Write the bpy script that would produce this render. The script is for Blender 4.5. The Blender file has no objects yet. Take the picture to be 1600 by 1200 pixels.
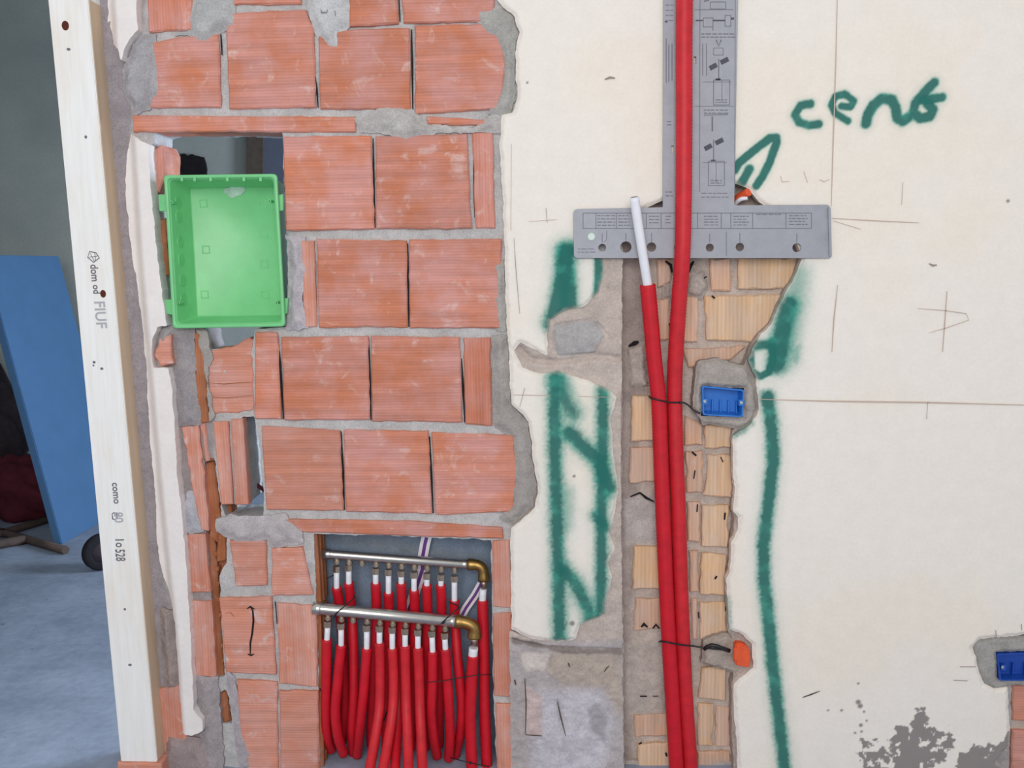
import bpy, bmesh, math, random
import numpy as np
from mathutils import Vector, Matrix

random.seed(7)
rng = np.random.RandomState(11)
S = bpy.context.scene
COL = S.collection

# ------------------------------------------------------------------ camera
FPX, DIST = 1400.0, 2.45
YAW, PITCH, ROLL = math.radians(-2.2), math.radians(7.6), math.radians(-0.8)
Fw = Vector((math.sin(YAW) * math.cos(PITCH), math.cos(YAW) * math.cos(PITCH), -math.sin(PITCH)))
R0 = Vector((math.cos(YAW), -math.sin(YAW), 0))
U0 = R0.cross(Fw)
Rt = R0 * math.cos(ROLL) + U0 * math.sin(ROLL)
Up = U0 * math.cos(ROLL) - R0 * math.sin(ROLL)
CAM = Vector((0, -DIST, 0))


def ray(px, py):
    return Fw * FPX + Rt * (px - 800) - Up * (py - 600)


def P(px, py, Y=0.0):
    """point of the plane y = Y that the photograph shows at this pixel"""
    d = ray(px, py)
    return CAM + d * ((Y - CAM.y) / d.y)


CAM.z = -P(217, 1214, -0.03).z


def PF(px, py, Z=0.0):
    d = ray(px, py)
    return CAM + d * ((Z - CAM.z) / d.z)


cd = bpy.data.cameras.new('camera')
cam = bpy.data.objects.new('camera', cd)
COL.objects.link(cam)
cd.sensor_width = 36
cd.lens = 36 * FPX / 1600
cd.clip_start = 0.05
m3 = Matrix((Rt, Up, -Fw)).transposed()
cam.matrix_world = Matrix.Translation(CAM) @ m3.to_4x4()
S.camera = cam

# ------------------------------------------------------------------ light
S.view_settings.view_transform = 'Standard'
S.view_settings.look = 'None'
S.view_settings.gamma = 1
S.view_settings.exposure = 0.0
S.view_settings.use_curve_mapping = False
w = bpy.data.worlds.new('daylight')
S.world = w
w.use_nodes = True
bg = w.node_tree.nodes['Background']
bg.inputs[0].default_value = (0.93, 0.97, 1.0, 1)
bg.inputs[1].default_value = 0.60


def area(name, loc, target, sx, sy, power, color):
    l = bpy.data.lights.new(name, 'AREA')
    l.shape = 'RECTANGLE'
    l.size, l.size_y, l.energy, l.color = sx, sy, power, color
    o = bpy.data.objects.new(name, l)
    COL.objects.link(o)
    o.location = loc
    o.rotation_euler = (Vector(target) - Vector(loc)).to_track_quat('-Z', 'Y').to_euler()
    return o


# the big window of the room, behind the photographer
area('window_light', (-0.2, -4.3, 2.35), (-0.1, 0, 1.5), 2.4, 1.7, 92, (1.0, 0.96, 0.92))
# unseen bluish lamp added to brighten the room beyond the doorway
area('far_fill_light', (2.1, 1.5, 1.5), (-2.0, 2.0, 0.6), 1.0, 1.3, 160, (0.68, 0.82, 1.0))

# ------------------------------------------------------------------ helpers


def lin(r, g, b):
    f = lambda c: (c / 255 / 12.92) if c / 255 <= 0.04045 else ((c / 255 + 0.055) / 1.055) ** 2.4
    return (f(r), f(g), f(b))


TAB = rng.rand(64, 256, 256).astype(np.float32)


def vnoise(x, z, scale, seed=0):
    """value noise, features about `scale` metres wide, 0..1"""
    u, v = x / scale + 517.3, z / scale + 313.7
    iu, iv = np.floor(u).astype(int), np.floor(v).astype(int)
    fu, fv = u - iu, v - iv
    fu = fu * fu * (3 - 2 * fu)
    fv = fv * fv * (3 - 2 * fv)
    T = TAB[seed % 64]
    a, b = T[iu % 256, iv % 256], T[(iu + 1) % 256, iv % 256]
    c, d = T[iu % 256, (iv + 1) % 256], T[(iu + 1) % 256, (iv + 1) % 256]
    return (a * (1 - fu) + b * fu) * (1 - fv) + (c * (1 - fu) + d * fu) * fv


def fbm(x, z, scale, seed=0, octs=4):
    s, a, t = 0, 1.0, 0
    for k in range(octs):
        s = s + a * vnoise(x, z, scale / 2 ** k, seed + k)
        t += a
        a *= 0.55
    return s / t


def smooth(a, b, x):
    t = np.clip((x - a) / (b - a), 0, 1)
    return t * t * (3 - 2 * t)


def wpoly(pts, Y):
    return np.array([(p.x, p.z) for p in (P(x, y, Y) for x, y in pts)])


def sd_poly(X, Z, poly, margin=0.12):
    """signed distance to a polygon (negative inside), clamped at margin"""
    out = np.full(X.shape, margin)
    lo, hi = poly.min(0) - margin, poly.max(0) + margin
    m = (X > lo[0]) & (X < hi[0]) & (Z > lo[1]) & (Z < hi[1])
    if not m.any():
        return out
    x, z = X[m], Z[m]
    d = np.full(x.shape, 1e9)
    ins = np.zeros(x.shape, bool)
    n = len(poly)
    for i in range(n):
        ax, az = poly[i]
        bx, bz = poly[(i + 1) % n]
        ex, ez = bx - ax, bz - az
        L = ex * ex + ez * ez + 1e-12
        t = np.clip(((x - ax) * ex + (z - az) * ez) / L, 0, 1)
        d = np.minimum(d, (x - ax - t * ex) ** 2 + (z - az - t * ez) ** 2)
        c = (az > z) != (bz > z)
        if abs(ez) > 1e-12:
            ins ^= c & (x < ax + (z - az) * ex / ez)
    d = np.sqrt(d)
    out[m] = np.where(ins, -d, np.minimum(d, margin))
    return out


def sd_line(X, Z, pts, margin=0.1):
    out = np.full(X.shape, margin)
    lo, hi = pts.min(0) - margin, pts.max(0) + margin
    m = (X > lo[0]) & (X < hi[0]) & (Z > lo[1]) & (Z < hi[1])
    x, z = X[m], Z[m]
    d = np.full(x.shape, 1e9)
    for (ax, az), (bx, bz) in zip(pts[:-1], pts[1:]):
        ex, ez = bx - ax, bz - az
        t = np.clip(((x - ax) * ex + (z - az) * ez) / (ex * ex + ez * ez + 1e-12), 0, 1)
        d = np.minimum(d, (x - ax - t * ex) ** 2 + (z - az - t * ez) ** 2)
    out[m] = np.sqrt(d)
    return out


def link(name, data, parent=None, loc=None):
    o = bpy.data.objects.new(name, data)
    COL.objects.link(o)
    if loc is not None:
        o.location = loc
    if parent is not None:
        o.parent = parent
        bpy.context.view_layer.update() if False else None
        o.matrix_parent_inverse = Matrix.Translation(-parent.location) if parent.location.length else Matrix()
    return o


def tag(o, label=None, cat=None, group=None, kind=None):
    if label: o['label'] = label
    if cat: o['category'] = cat
    if group: o['group'] = group
    if kind: o['kind'] = kind
    return o


def thing(name, label, cat, loc=(0, 0, 0), group=None):
    o = bpy.data.objects.new(name, None)
    o.empty_display_size = 0.05
    COL.objects.link(o)
    o.location = loc
    return tag(o, label, cat, group)


def mesh_from(name, verts, faces, mat, smooth_=False):
    me = bpy.data.meshes.new(name)
    me.from_pydata([tuple(v) for v in verts], [], [tuple(f) for f in faces])
    if smooth_:
        me.polygons.foreach_set('use_smooth', [True] * len(me.polygons))
    if mat: me.materials.append(mat)
    me.update()
    return me


def sheet(name, outers, holes, Y, back, res, mat, parent=None, colfn=None, relief=None, wob=0.0, wobscale=0.03, seed=0, world=False):
    """A wall layer with ragged outline and real thickness: front surface near y = Y, cut edges running back to y = back."""
    O = [np.array(p) if world else wpoly(p, Y) for p in outers]
    H = [wpoly(p, Y) for p in holes]
    allp = np.vstack(O)
    lo, hi = allp.min(0) - 2.5 * res - wob, allp.max(0) + 2.5 * res + wob
    nx, nz = int((hi[0] - lo[0]) / res) + 1, int((hi[1] - lo[1]) / res) + 1
    gx, gz = lo[0] + np.arange(nx) * res, lo[1] + np.arange(nz) * res
    X, Z = np.meshgrid(gx, gz, indexing='ij')
    s = np.full(X.shape, 9.0)
    for p in O: s = np.minimum(s, sd_poly(X, Z, p))
    for p in H: s = np.maximum(s, -sd_poly(X, Z, p))
    if wob:
        near = smooth(0.09, 0.02, np.abs(s))
        s = s + near * wob * 2 * (fbm(X, Z, wobscale, seed + 20, 3) - 0.5)
    s[[0, -1], :] = np.maximum(s[[0, -1], :], res)
    s[:, [0, -1]] = np.maximum(s[:, [0, -1]], res)
    s[np.abs(s) < 1e-6] = 1e-6
    Yv = np.full(X.shape, Y) + (relief(X, Z, s) if relief is not None else 0)
    if colfn is None:
        C = np.ones(X.shape + (3,))
    else:
        C = colfn(X, Z, s)
    ins = s < 0
    idx = np.full(X.shape, -1, int)
    n0 = int(ins.sum())
    idx[ins] = np.arange(n0)
    V = [np.stack([X[ins], Yv[ins], Z[ins]], 1)]
    CC = [C[ins]]
    c4 = ins[:-1, :-1].astype(int) + ins[1:, :-1] + ins[1:, 1:] + ins[:-1, 1:]
    fi, fj = np.where(c4 == 4)
    quads = np.stack([idx[fi, fj], idx[fi + 1, fj], idx[fi + 1, fj + 1], idx[fi, fj + 1]], 1)
    bi, bj = np.where((c4 > 0) & (c4 < 4))
    cut, ev, ec = {}, [], []

    def edge(a, b):
        k = (a, b) if a < b else (b, a)
        if k not in cut:
            sa, sb = s[a], s[b]
            t = sa / (sa - sb)
            ev.append((X[a] + t * (X[b] - X[a]), Yv[a] + t * (Yv[b] - Yv[a]), Z[a] + t * (Z[b] - Z[a])))
            ec.append(C[a] + t * (C[b] - C[a]))
            cut[k] = n0 + len(ev) - 1
        return cut[k]

    polys, segs = [], []
    for i, j in zip(bi.tolist(), bj.tolist()):
        q = [(i, j), (i + 1, j), (i + 1, j + 1), (i, j + 1)]
        poly, ex, en = [], [], []
        for k in range(4):
            a, b = q[k], q[(k + 1) % 4]
            if ins[a]: poly.append(int(idx[a]))
            if ins[a] != ins[b]:
                e = edge(a, b)
                (ex if ins[a] else en).append(e)
                poly.append(e)
        polys.append(poly)
        if len(ex) == 1: segs.append((ex[0], en[0]))
        else:
            for e in ex:
                p = poly.index(e)
                segs.append((e, poly[(p + 1) % len(poly)]))
    if ev:
        V.append(np.array(ev)); CC.append(np.array(ec))
    n1 = n0 + len(ev)
    # cut edges: separate vertices so that they shade crisply
    used = sorted({v for sg in segs for v in sg})
    m1 = {v: n1 + k for k, v in enumerate(used)}
    m2 = {v: n1 + len(used) + k for k, v in enumerate(used)}
    VV = np.vstack(V); C2 = np.vstack(CC)
    f = VV[used].copy(); bk = f.copy(); bk[:, 1] = back
    VV = np.vstack([VV, f, bk]); C2 = np.vstack([C2, C2[used], C2[used]])
    for a, b in segs: polys.append([m1[b], m1[a], m2[a], m2[b]])
    loops = np.concatenate([quads.ravel()] + [np.array([v for p in polys for v in p], int)])
    tot = np.concatenate([np.full(len(quads), 4), np.array([len(p) for p in polys], int)])
    st = np.concatenate([[0], np.cumsum(tot)[:-1]])
    me = bpy.data.meshes.new(name)
    me.vertices.add(len(VV)); me.vertices.foreach_set('co', VV.astype(np.float32).ravel())
    me.loops.add(len(loops)); me.loops.foreach_set('vertex_index', loops.astype(np.int32))
    me.polygons.add(len(tot)); me.polygons.foreach_set('loop_start', st.astype(np.int32))
    me.polygons.foreach_set('use_smooth', np.ones(len(tot), bool))
    me.update(calc_edges=True)
    me.validate()
    at = me.color_attributes.new('Col', 'FLOAT_COLOR', 'POINT')
    at.data.foreach_set('color', np.hstack([C2, np.ones((len(C2), 1))]).astype(np.float32).ravel())
    me.materials.append(mat)
    return link(name, me, parent)


def resample(poly, step, jit):
    out = []
    n = len(poly)
    for i in range(n):
        a, b = Vector(poly[i]), Vector(poly[(i + 1) % n])
        L = (b - a).length
        k = max(1, int(round(L / step)))
        nrm = Vector((b.y - a.y, a.x - b.x)).normalized() if L > 1e-6 else Vector((0, 0))
        for q in range(k):
            p = a.lerp(b, q / k)
            out.append(p + nrm * random.gauss(0, jit) + ((b - a).normalized() * random.uniform(0, .2) * step if q else Vector((0, 0))))
    return out


def prism(name, poly, Y, depth, mat, parent, bev=0.004, jit=0.0009, step=0.024, tilt=0.0015, label=None):
    """A slab with the given outline at y = Y, slightly uneven edges, chamfered front and real depth."""
    w2 = wpoly(poly, Y)
    ar = sum(w2[i][0] * w2[(i + 1) % len(w2)][1] - w2[(i + 1) % len(w2)][0] * w2[i][1] for i in range(len(w2)))
    if ar < 0: w2 = w2[::-1]
    pts = resample([tuple(p) for p in w2], step, jit)
    c = sum((Vector(p) for p in pts), Vector((0, 0))) / len(pts)
    n = len(pts)
    ins = []
    for i in range(n):
        a, b, d = pts[i - 1], pts[i], pts[(i + 1) % n]
        e1, e2 = (b - a).normalized(), (d - b).normalized()
        nn = Vector((-(e1.y + e2.y), e1.x + e2.x))
        nn = nn.normalized() if nn.length > 1e-6 else (c - b).normalized()
        ins.append(b + nn * bev * random.uniform(.7, 1.3))
    tx, tz = random.uniform(-tilt, tilt) / 0.12, random.uniform(-tilt, tilt) / 0.12
    ty = lambda p: (p.x - c.x) * tx + (p.y - c.y) * tz
    V = [(p.x - c.x, depth, p.y - c.y) for p in pts]
    V += [(p.x - c.x, bev + ty(p), p.y - c.y) for p in pts]
    V += [(p.x - c.x, ty(p), p.y - c.y) for p in ins]
    F = []
    for i in range(n):
        j = (i + 1) % n
        F.append((i, j, n + j, n + i))
        F.append((n + i, n + j, 2 * n + j, 2 * n + i))
    F.append(tuple(range(2 * n, 3 * n)))
    F.append(tuple(reversed(range(n))))
    me = mesh_from(name, V, F, mat)
    o = link(name, me, parent, (c.x, Y, c.y))
    if label: o['label'] = label
    return o


def catmull(pts, step):
    pts = [Vector(p) for p in pts]
    if len(pts) == 2:
        k = max(1, int((pts[1] - pts[0]).length / step))
        return [pts[0].lerp(pts[1], i / k) for i in range(k + 1)]
    e = [pts[0] * 2 - pts[1]] + pts + [pts[-1] * 2 - pts[-2]]
    out = []
    for i in range(1, len(e) - 2):
        p0, p1, p2, p3 = e[i - 1:i + 3]
        k = max(2, int((p2 - p1).length / step))
        for q in range(k):
            t = q / k
            out.append(0.5 * ((2 * p1) + (p2 - p0) * t + (2 * p0 - 5 * p1 + 4 * p2 - p3) * t * t + (3 * p1 - p0 - 3 * p2 + p3) * t ** 3))
    out.append(pts[-1])
    return out


def tube_vf(line, rfn, sides=12, close=True, hollow=0.0):
    n = len(line)
    T = [(line[min(i + 1, n - 1)] - line[max(i - 1, 0)]).normalized() for i in range(n)]
    ref = Vector((0, -1, 0)) if abs(T[0].y) < 0.9 else Vector((1, 0, 0))
    nrm = (ref - T[0] * ref.dot(T[0])).normalized()
    V, F = [], []
    for i in range(n):
        nrm = (nrm - T[i] * nrm.dot(T[i])).normalized()
        bi = T[i].cross(nrm)
        r = rfn(i)
        for k in range(sides):
            a = 2 * math.pi * k / sides
            V.append(line[i] + (nrm * math.cos(a) + bi * math.sin(a)) * r)
    for i in range(n - 1):
        for k in range(sides):
            k2 = (k + 1) % sides
            F.append((i * sides + k, i * sides + k2, (i + 1) * sides + k2, (i + 1) * sides + k))
    if close:
        F.append(tuple(reversed(range(sides))))
        F.append(tuple(range((n - 1) * sides, n * sides)))
    return V, F


def tube(name, pts, r, mat, parent=None, sides=12, step=0.01, rib=0.0, rfun=None, closed_loop=False):
    line = catmull(pts, step)
    n = len(line)
    if rfun is None:
        rfun = (lambda i: r + (rib if i % 2 else -rib)) if rib else (lambda i: r)
    V, F = tube_vf(line, lambda i: rfun(i) if rfun.__code__.co_argcount == 1 else rfun(i, n), sides)
    me = mesh_from(name, V, F, mat, True)
    me.polygons[len(me.polygons) - 1].use_smooth = False
    me.polygons[len(me.polygons) - 2].use_smooth = False
    return link(name, me, parent)


def box_vf(c, sx, sy, sz):
    x, y, z = c
    V = [(x + a * sx / 2, y + b * sy / 2, z + d * sz / 2) for a in (-1, 1) for b in (-1, 1) for d in (-1, 1)]
    F = [(0, 1, 3, 2), (4, 6, 7, 5), (0, 4, 5, 1), (2, 3, 7, 6), (0, 2, 6, 4), (1, 5, 7, 3)]
    return V, F


def bev_mesh(name, V, F, mat, bevel=0.002, seg=2, smooth_=False):
    me = mesh_from(name, V, F, mat)
    bm = bmesh.new()
    bm.from_mesh(me)
    bmesh.ops.recalc_face_normals(bm, faces=bm.faces)
    if bevel: bmesh.ops.bevel(bm, geom=list(bm.edges), offset=bevel, segments=seg, affect='EDGES', clamp_overlap=True)
    bm.to_mesh(me)
    bm.free()
    return me


def box(name, c, sx, sy, sz, mat, parent=None, bevel=0.0, seg=2):
    V, F = box_vf(c, sx, sy, sz)
    return link(name, bev_mesh(name, V, F, mat, bevel, seg), parent)


def quadblock(name, q4, Y, depth, mat, parent=None, bevel=0.002):
    """block whose front face has the four given pixel corners at y = Y (any of the corners may carry its own Y)"""
    f = [P(c[0], c[1], c[2] if len(c) > 2 else Y) for c in q4]
    b = [p + Vector((0, depth, 0)) for p in f]
    n = len(f)
    V = f + b
    F = [tuple(range(n)), tuple(reversed(range(n, 2 * n)))] + [(i, i + n, (i + 1) % n + n, (i + 1) % n) for i in range(n)]
    return link(name, bev_mesh(name, V, F, mat, bevel), parent)


def disc_cyl(name, c, axis, r, length, mat, parent=None, sides=20, bevel=0.0008):
    """short cylinder starting at c, running along axis"""
    a = Vector(axis).normalized()
    line = [Vector(c), Vector(c) + a * bevel, Vector(c) + a * (length - bevel), Vector(c) + a * length]
    rr = [r - bevel, r, r, r - bevel]
    V, F = tube_vf(line, lambda i: rr[i], sides)
    me = mesh_from(name, V, F, mat, False)
    return link(name, me, parent)


def flat_plate(name, outlines, Y, thick, mat, parent=None, bevel=0.0005):
    """sheet-metal plate from 2D outlines (the first is the rim, the others holes), world x/z, front at y = Y"""
    cu = bpy.data.curves.new(name, 'CURVE')
    cu.dimensions = '2D'
    cu.fill_mode = 'BOTH'
    cu.extrude = thick / 2 - bevel
    cu.bevel_depth = bevel
    cu.bevel_resolution = 1
    for o in outlines:
        sp = cu.splines.new('POLY')
        sp.points.add(len(o) - 1)
        for q, (x, z) in zip(sp.points, o): q.co = (x, z, 0, 1)
        sp.use_cyclic_u = True
    tmp = bpy.data.objects.new('tmp', cu)
    COL.objects.link(tmp)
    dg = bpy.context.evaluated_depsgraph_get()
    me = bpy.data.meshes.new_from_object(tmp.evaluated_get(dg))
    bpy.data.objects.remove(tmp)
    bpy.data.curves.remove(cu)
    me.name = name
    me.transform(Matrix(((1, 0, 0, 0), (0, 0, -1, Y + thick / 2), (0, 1, 0, 0), (0, 0, 0, 1))))
    me.materials.clear()
    me.materials.append(mat)
    return link(name, me, parent)


def circ(cx, cy, r, Y, n=20):
    c = P(cx, cy, Y)
    e = (P(cx + r, cy, Y) - c).length
    return [(c.x + e * math.cos(2 * math.pi * k / n), c.z + e * math.sin(2 * math.pi * k / n)) for k in range(n)]


# ------------------------------------------------------------------ materials


class N:
    def __init__(s, name):
        s.m = bpy.data.materials.new(name)
        s.m.use_nodes = True
        s.t = s.m.node_tree
        s.b = s.t.nodes['Principled BSDF']

    def n(s, typ, **kw):
        o = s.t.nodes.new(typ)
        for k, v in kw.items():
            if k in o.inputs.keys() if isinstance(k, str) else False: o.inputs[k].default_value = v
            else: setattr(o, k, v)
        return o

    def l(s, a, b): s.t.links.new(a, b)

    def coord(s, out='Object', scale=(1, 1, 1)):
        tc = s.t.nodes.new('ShaderNodeTexCoord')
        mp = s.t.nodes.new('ShaderNodeMapping')
        mp.inputs['Scale'].default_value = scale
        s.l(tc.outputs[out], mp.inputs['Vector'])
        return mp.outputs['Vector']

    def noise(s, vec, scale, detail=4, rough=0.55, dist=0.0):
        o = s.t.nodes.new('ShaderNodeTexNoise')
        o.inputs['Scale'].default_value = scale
        o.inputs['Detail'].default_value = detail
        o.inputs['Roughness'].default_value = rough
        o.inputs['Distortion'].default_value = dist
        s.l(vec, o.inputs['Vector'])
        return o.outputs['Fac']

    def ramp(s, fac, stops):
        o = s.t.nodes.new('ShaderNodeValToRGB')
        el = o.color_ramp.elements
        while len(el) < len(stops): el.new(0.5)
        for e, (p, c) in zip(el, stops):
            e.position = p
            e.color = (c[0], c[1], c[2], 1) if hasattr(c, '__len__') else (c, c, c, 1)
        s.l(fac, o.inputs['Fac'])
        return o.outputs['Color']

    def mix(s, fac, a, b, mode='MIX'):
        o = s.t.nodes.new('ShaderNodeMix')
        o.data_type = 'RGBA'
        o.blend_type = mode
        for sock, v in ((o.inputs[0], fac), (o.inputs[6], a), (o.inputs[7], b)):
            if isinstance(v, (int, float)): sock.default_value = v
            elif hasattr(v, '__len__'): sock.default_value = (v[0], v[1], v[2], 1)
            else: s.l(v, sock)
        return o.outputs[2]

    def math(s, op, a, b=0.0):
        o = s.t.nodes.new('ShaderNodeMath')
        o.operation = op
        for sock, v in ((o.inputs[0], a), (o.inputs[1], b)):
            if isinstance(v, (int, float)): sock.default_value = v
            else: s.l(v, sock)
        return o.outputs[0]

    def bump(s, h, strength=0.3, dist=0.002, chain=None):
        o = s.t.nodes.new('ShaderNodeBump')
        o.inputs['Strength'].default_value = strength
        o.inputs['Distance'].default_value = dist
        s.l(h, o.inputs['Height'])
        if chain is not None: s.l(chain, o.inputs['Normal'])
        return o.outputs['Normal']

    def done(s, color=None, rough=0.6, metal=0.0, normal=None, spec=None):
        for k, v in (('Base Color', color), ('Roughness', rough), ('Metallic', metal), ('Specular IOR Level', spec)):
            if v is None: continue
            if isinstance(v, (int, float)): s.b.inputs[k].default_value = v
            elif hasattr(v, '__len__'): s.b.inputs[k].default_value = (v[0], v[1], v[2], 1)
            else: s.l(v, s.b.inputs[k])
        if normal is not None: s.l(normal, s.b.inputs['Normal'])
        return s.m


def mat_sheet(name, var=0.35, bump=0.5, fine=260, rough=0.9, bigvar=0.25):
    k = N(name)
    a = k.n('ShaderNodeVertexColor')
    a.layer_name = 'Col'
    v = k.coord()
    n1 = k.noise(v, fine, 5, 0.6)
    n2 = k.noise(v, 22, 6, 0.6)
    lo, hi = 1 - var, 1 + var * .8
    c = k.mix(1.0, a.outputs['Color'], k.ramp(n1, [(0.3, lo), (0.7, hi)]), 'MULTIPLY')
    c = k.mix(1.0, c, k.ramp(n2, [(0.3, 1 - bigvar), (0.7, 1 + bigvar * .7)]), 'MULTIPLY')
    nn = k.bump(n1, bump, 0.002)
    nn = k.bump(n2, bump * .7, 0.006, nn)
    return k.done(c, rough, 0, nn, 0.2)


M_MORTAR = mat_sheet('mortar', 0.2, 0.35, 240, 0.9, 0.18)
M_PLASTER = mat_sheet('painted_plaster', 0.03, 0.10, 120, 0.8, 0.03)
M_RENDER = mat_sheet('render_coat', 0.16, 0.55, 200, 0.95, 0.16)


def mat_brick(name, axis, a, b, cdust, dust=0.5, freq=125):
    k = N(name)
    v = k.coord()
    inf = k.n('ShaderNodeObjectInfo')
    rnd = inf.outputs['Random']
    off = k.n('ShaderNodeVectorMath', operation='ADD')
    k.l(v, off.inputs[0])
    sc = k.n('ShaderNodeVectorMath', operation='SCALE')
    sc.inputs[0].default_value = (17, 5, 31)
    k.l(rnd, sc.inputs['Scale'])
    k.l(sc.outputs[0], off.inputs[1])
    ov = off.outputs[0]
    st = k.n('ShaderNodeMapping')
    st.inputs['Scale'].default_value = (4, 20, 60) if axis == 'h' else (60, 20, 4)
    k.l(ov, st.inputs['Vector'])
    sep = k.n('ShaderNodeSeparateXYZ')
    k.l(v, sep.inputs[0])
    t = sep.outputs[2] if axis == 'h' else sep.outputs[0]
    wob = k.noise(ov, 14, 2)
    ph = k.math('ADD', k.math('MULTIPLY', t, freq * 2 * math.pi), k.math('MULTIPLY', wob, 3.0))
    rib = k.math('ADD', k.math('MULTIPLY', k.math('SINE', ph), 0.5), 0.5)
    n1 = k.noise(ov, 9, 4, 0.55)
    n2 = k.noise(st.outputs[0], 1.0, 5, 0.65)
    n3 = k.noise(ov, 20, 6, 0.65, 0.6)
    n4 = k.noise(ov, 320, 3)
    c = k.mix(k.ramp(n1, [(0.36, 0), (0.62, 1)]), a, b)
    c = k.mix(1.0, c, k.ramp(n2, [(0.25, 0.80), (0.75, 1.17)]), 'MULTIPLY')
    c = k.mix(1.0, c, k.ramp(rib, [(0, 0.93), (1, 1.03)]), 'MULTIPLY')
    c = k.mix(1.0, c, k.ramp(rnd, [(0, (0.92, 0.90, 0.88)), (1, (1.08, 1.06, 1.04))]), 'MULTIPLY')
    d = k.math('MULTIPLY', k.ramp(n3, [(0.57, 0), (0.70, 1)]), k.ramp(n2, [(0.35, 0.1), (0.65, 1)]))
    c = k.mix(k.math('MULTIPLY', d, dust), c, cdust)
    nn = k.bump(rib, 0.25, 0.0012)
    nn = k.bump(n4, 0.25, 0.001, nn)
    nn = k.bump(n3, 0.25, 0.003, nn)
    return k.done(c, 0.85, 0, nn, 0.25)


M_BRICK_H = mat_brick('terracotta_ribbed_across', 'h', lin(207, 132, 104), lin(212, 154, 146), lin(228, 216, 214), 0.6)
M_BRICK_V = mat_brick('terracotta_ribbed_upright', 'v', lin(209, 132, 106), lin(212, 152, 142), lin(226, 212, 210), 0.65)
M_BRICK_P = mat_brick('terracotta_dusty', 'h', lin(210, 142, 120), lin(212, 156, 144), lin(216, 204, 206), 0.8)
M_BRICK_PV = mat_brick('terracotta_dusty_upright', 'v', lin(208, 138, 116), lin(212, 160, 148), lin(216, 206, 208), 0.8)
M_BRICK_D = mat_brick('terracotta_core', 'v', lin(158, 96, 62), lin(176, 116, 86), lin(190, 160, 146), 0.4)
M_YELLOW = mat_brick('buff_brick', 'v', lin(228, 190, 150), lin(222, 194, 170), lin(222, 206, 192), 0.6, 90)
M_YELLOW2 = mat_brick('buff_brick_pink', 'v', lin(222, 180, 152), lin(214, 184, 166), lin(206, 192, 182), 0.6, 90)


def mat_simple(name, col, rough=0.5, metal=0.0, var=0.12, scale=30, bump=0.1, spec=0.5, bscale=None, stretch=(1, 1, 1)):
    k = N(name)
    v = k.coord('Object', stretch)
    n = k.noise(v, scale, 5, 0.6)
    c = k.mix(1.0, col, k.ramp(n, [(0.25, 1 - var), (0.75, 1 + var)]), 'MULTIPLY')
    nn = k.bump(k.noise(v, bscale or scale * 5, 4), bump, 0.001)
    return k.done(c, rough, metal, nn, spec)


M_RED = mat_simple('red_sheath', lin(202, 22, 40), 0.45, 0, 0.16, 25, 0.2, 0.4, 300)
M_REDDUSTY = mat_simple('red_sheath_dusty', lin(204, 34, 46), 0.5, 0, 0.18, 30, 0.2, 0.4, 300)
M_WPIPE = mat_simple('white_pipe', lin(236, 238, 246), 0.35, 0, 0.03, 30, 0.03)
M_GREEN = mat_simple('green_plastic', lin(120, 205, 138), 0.34, 0, 0.08, 14, 0.06, 0.5)
M_NICKEL = mat_simple('nickel_plated', lin(208, 204, 198), 0.28, 1.0, 0.08, 60, 0.04)
M_BRASS = mat_simple('brass', lin(168, 136, 82), 0.4, 1.0, 0.15, 60, 0.06)
M_FITTING = mat_simple('fitting_metal', lin(200, 182, 160), 0.35, 1.0, 0.12, 80, 0.05)
M_PLATE = mat_simple('galvanised_plate', lin(158, 160, 169), 0.55, 0.15, 0.08, 40, 0.08, 0.5)
M_PRINT = mat_simple('engraved_print', lin(112, 112, 124), 0.7, 0, 0.1, 60, 0.02)
M_PRINTD = mat_simple('engraved_print_dark', lin(78, 78, 90), 0.7, 0, 0.1, 60, 0.02)
M_BLACK = mat_simple('black_plastic', lin(26, 24, 28), 0.45, 0, 0.15, 60, 0.05)
M_BLUE = mat_simple('blue_plastic', lin(44, 122, 208), 0.38, 0, 0.12, 40, 0.05)
M_BLUE2 = mat_simple('dark_blue_plastic', lin(30, 76, 170), 0.38, 0, 0.12, 40, 0.05)
M_STEEL = mat_simple('bright_steel', lin(225, 230, 228), 0.2, 1.0, 0.05, 60, 0.02)
M_ORANGE = mat_simple('orange_plastic', lin(232, 92, 48), 0.5, 0, 0.12, 60, 0.1)
M_FOAM = mat_simple('blue_foam', lin(80, 118, 158), 0.75, 0, 0.06, 8, 0.08, 0.3)
M_RUBBER = mat_simple('rubber', lin(34, 32, 38), 0.8, 0, 0.2, 40, 0.15, 0.3)
M_DARKWOOD = mat_simple('grimy_wood', lin(96, 82, 76), 0.8, 0, 0.3, 12, 0.3, 0.2)
M_BAG = mat_simple('dark_sacking', lin(70, 62, 68), 0.85, 0, 0.35, 14, 0.5, 0.2)
M_REDBAG = mat_simple('dark_red_sacking', lin(96, 40, 50), 0.85, 0, 0.3, 14, 0.5, 0.2)
M_VIOLET = mat_simple('violet_stripe', lin(112, 62, 140), 0.35, 0, 0.1, 40, 0.03)
M_WSTRIPE = mat_simple('white_stripe', lin(240, 236, 244), 0.35, 0, 0.04, 40, 0.03)
M_PENCIL = mat_simple('pencil', lin(196, 176, 162), 0.8, 0, 0.08, 80, 0.02)
M_PENCILD = mat_simple('pencil_dark', lin(150, 138, 132), 0.8, 0, 0.1, 80, 0.02)
M_STAMP = mat_simple('stamp_ink', lin(112, 110, 122), 0.8, 0, 0.25, 300, 0.02)
M_STAMPL = mat_simple('faded_stamp_ink', lin(176, 176, 184), 0.8, 0, 0.2, 300, 0.02)
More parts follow.
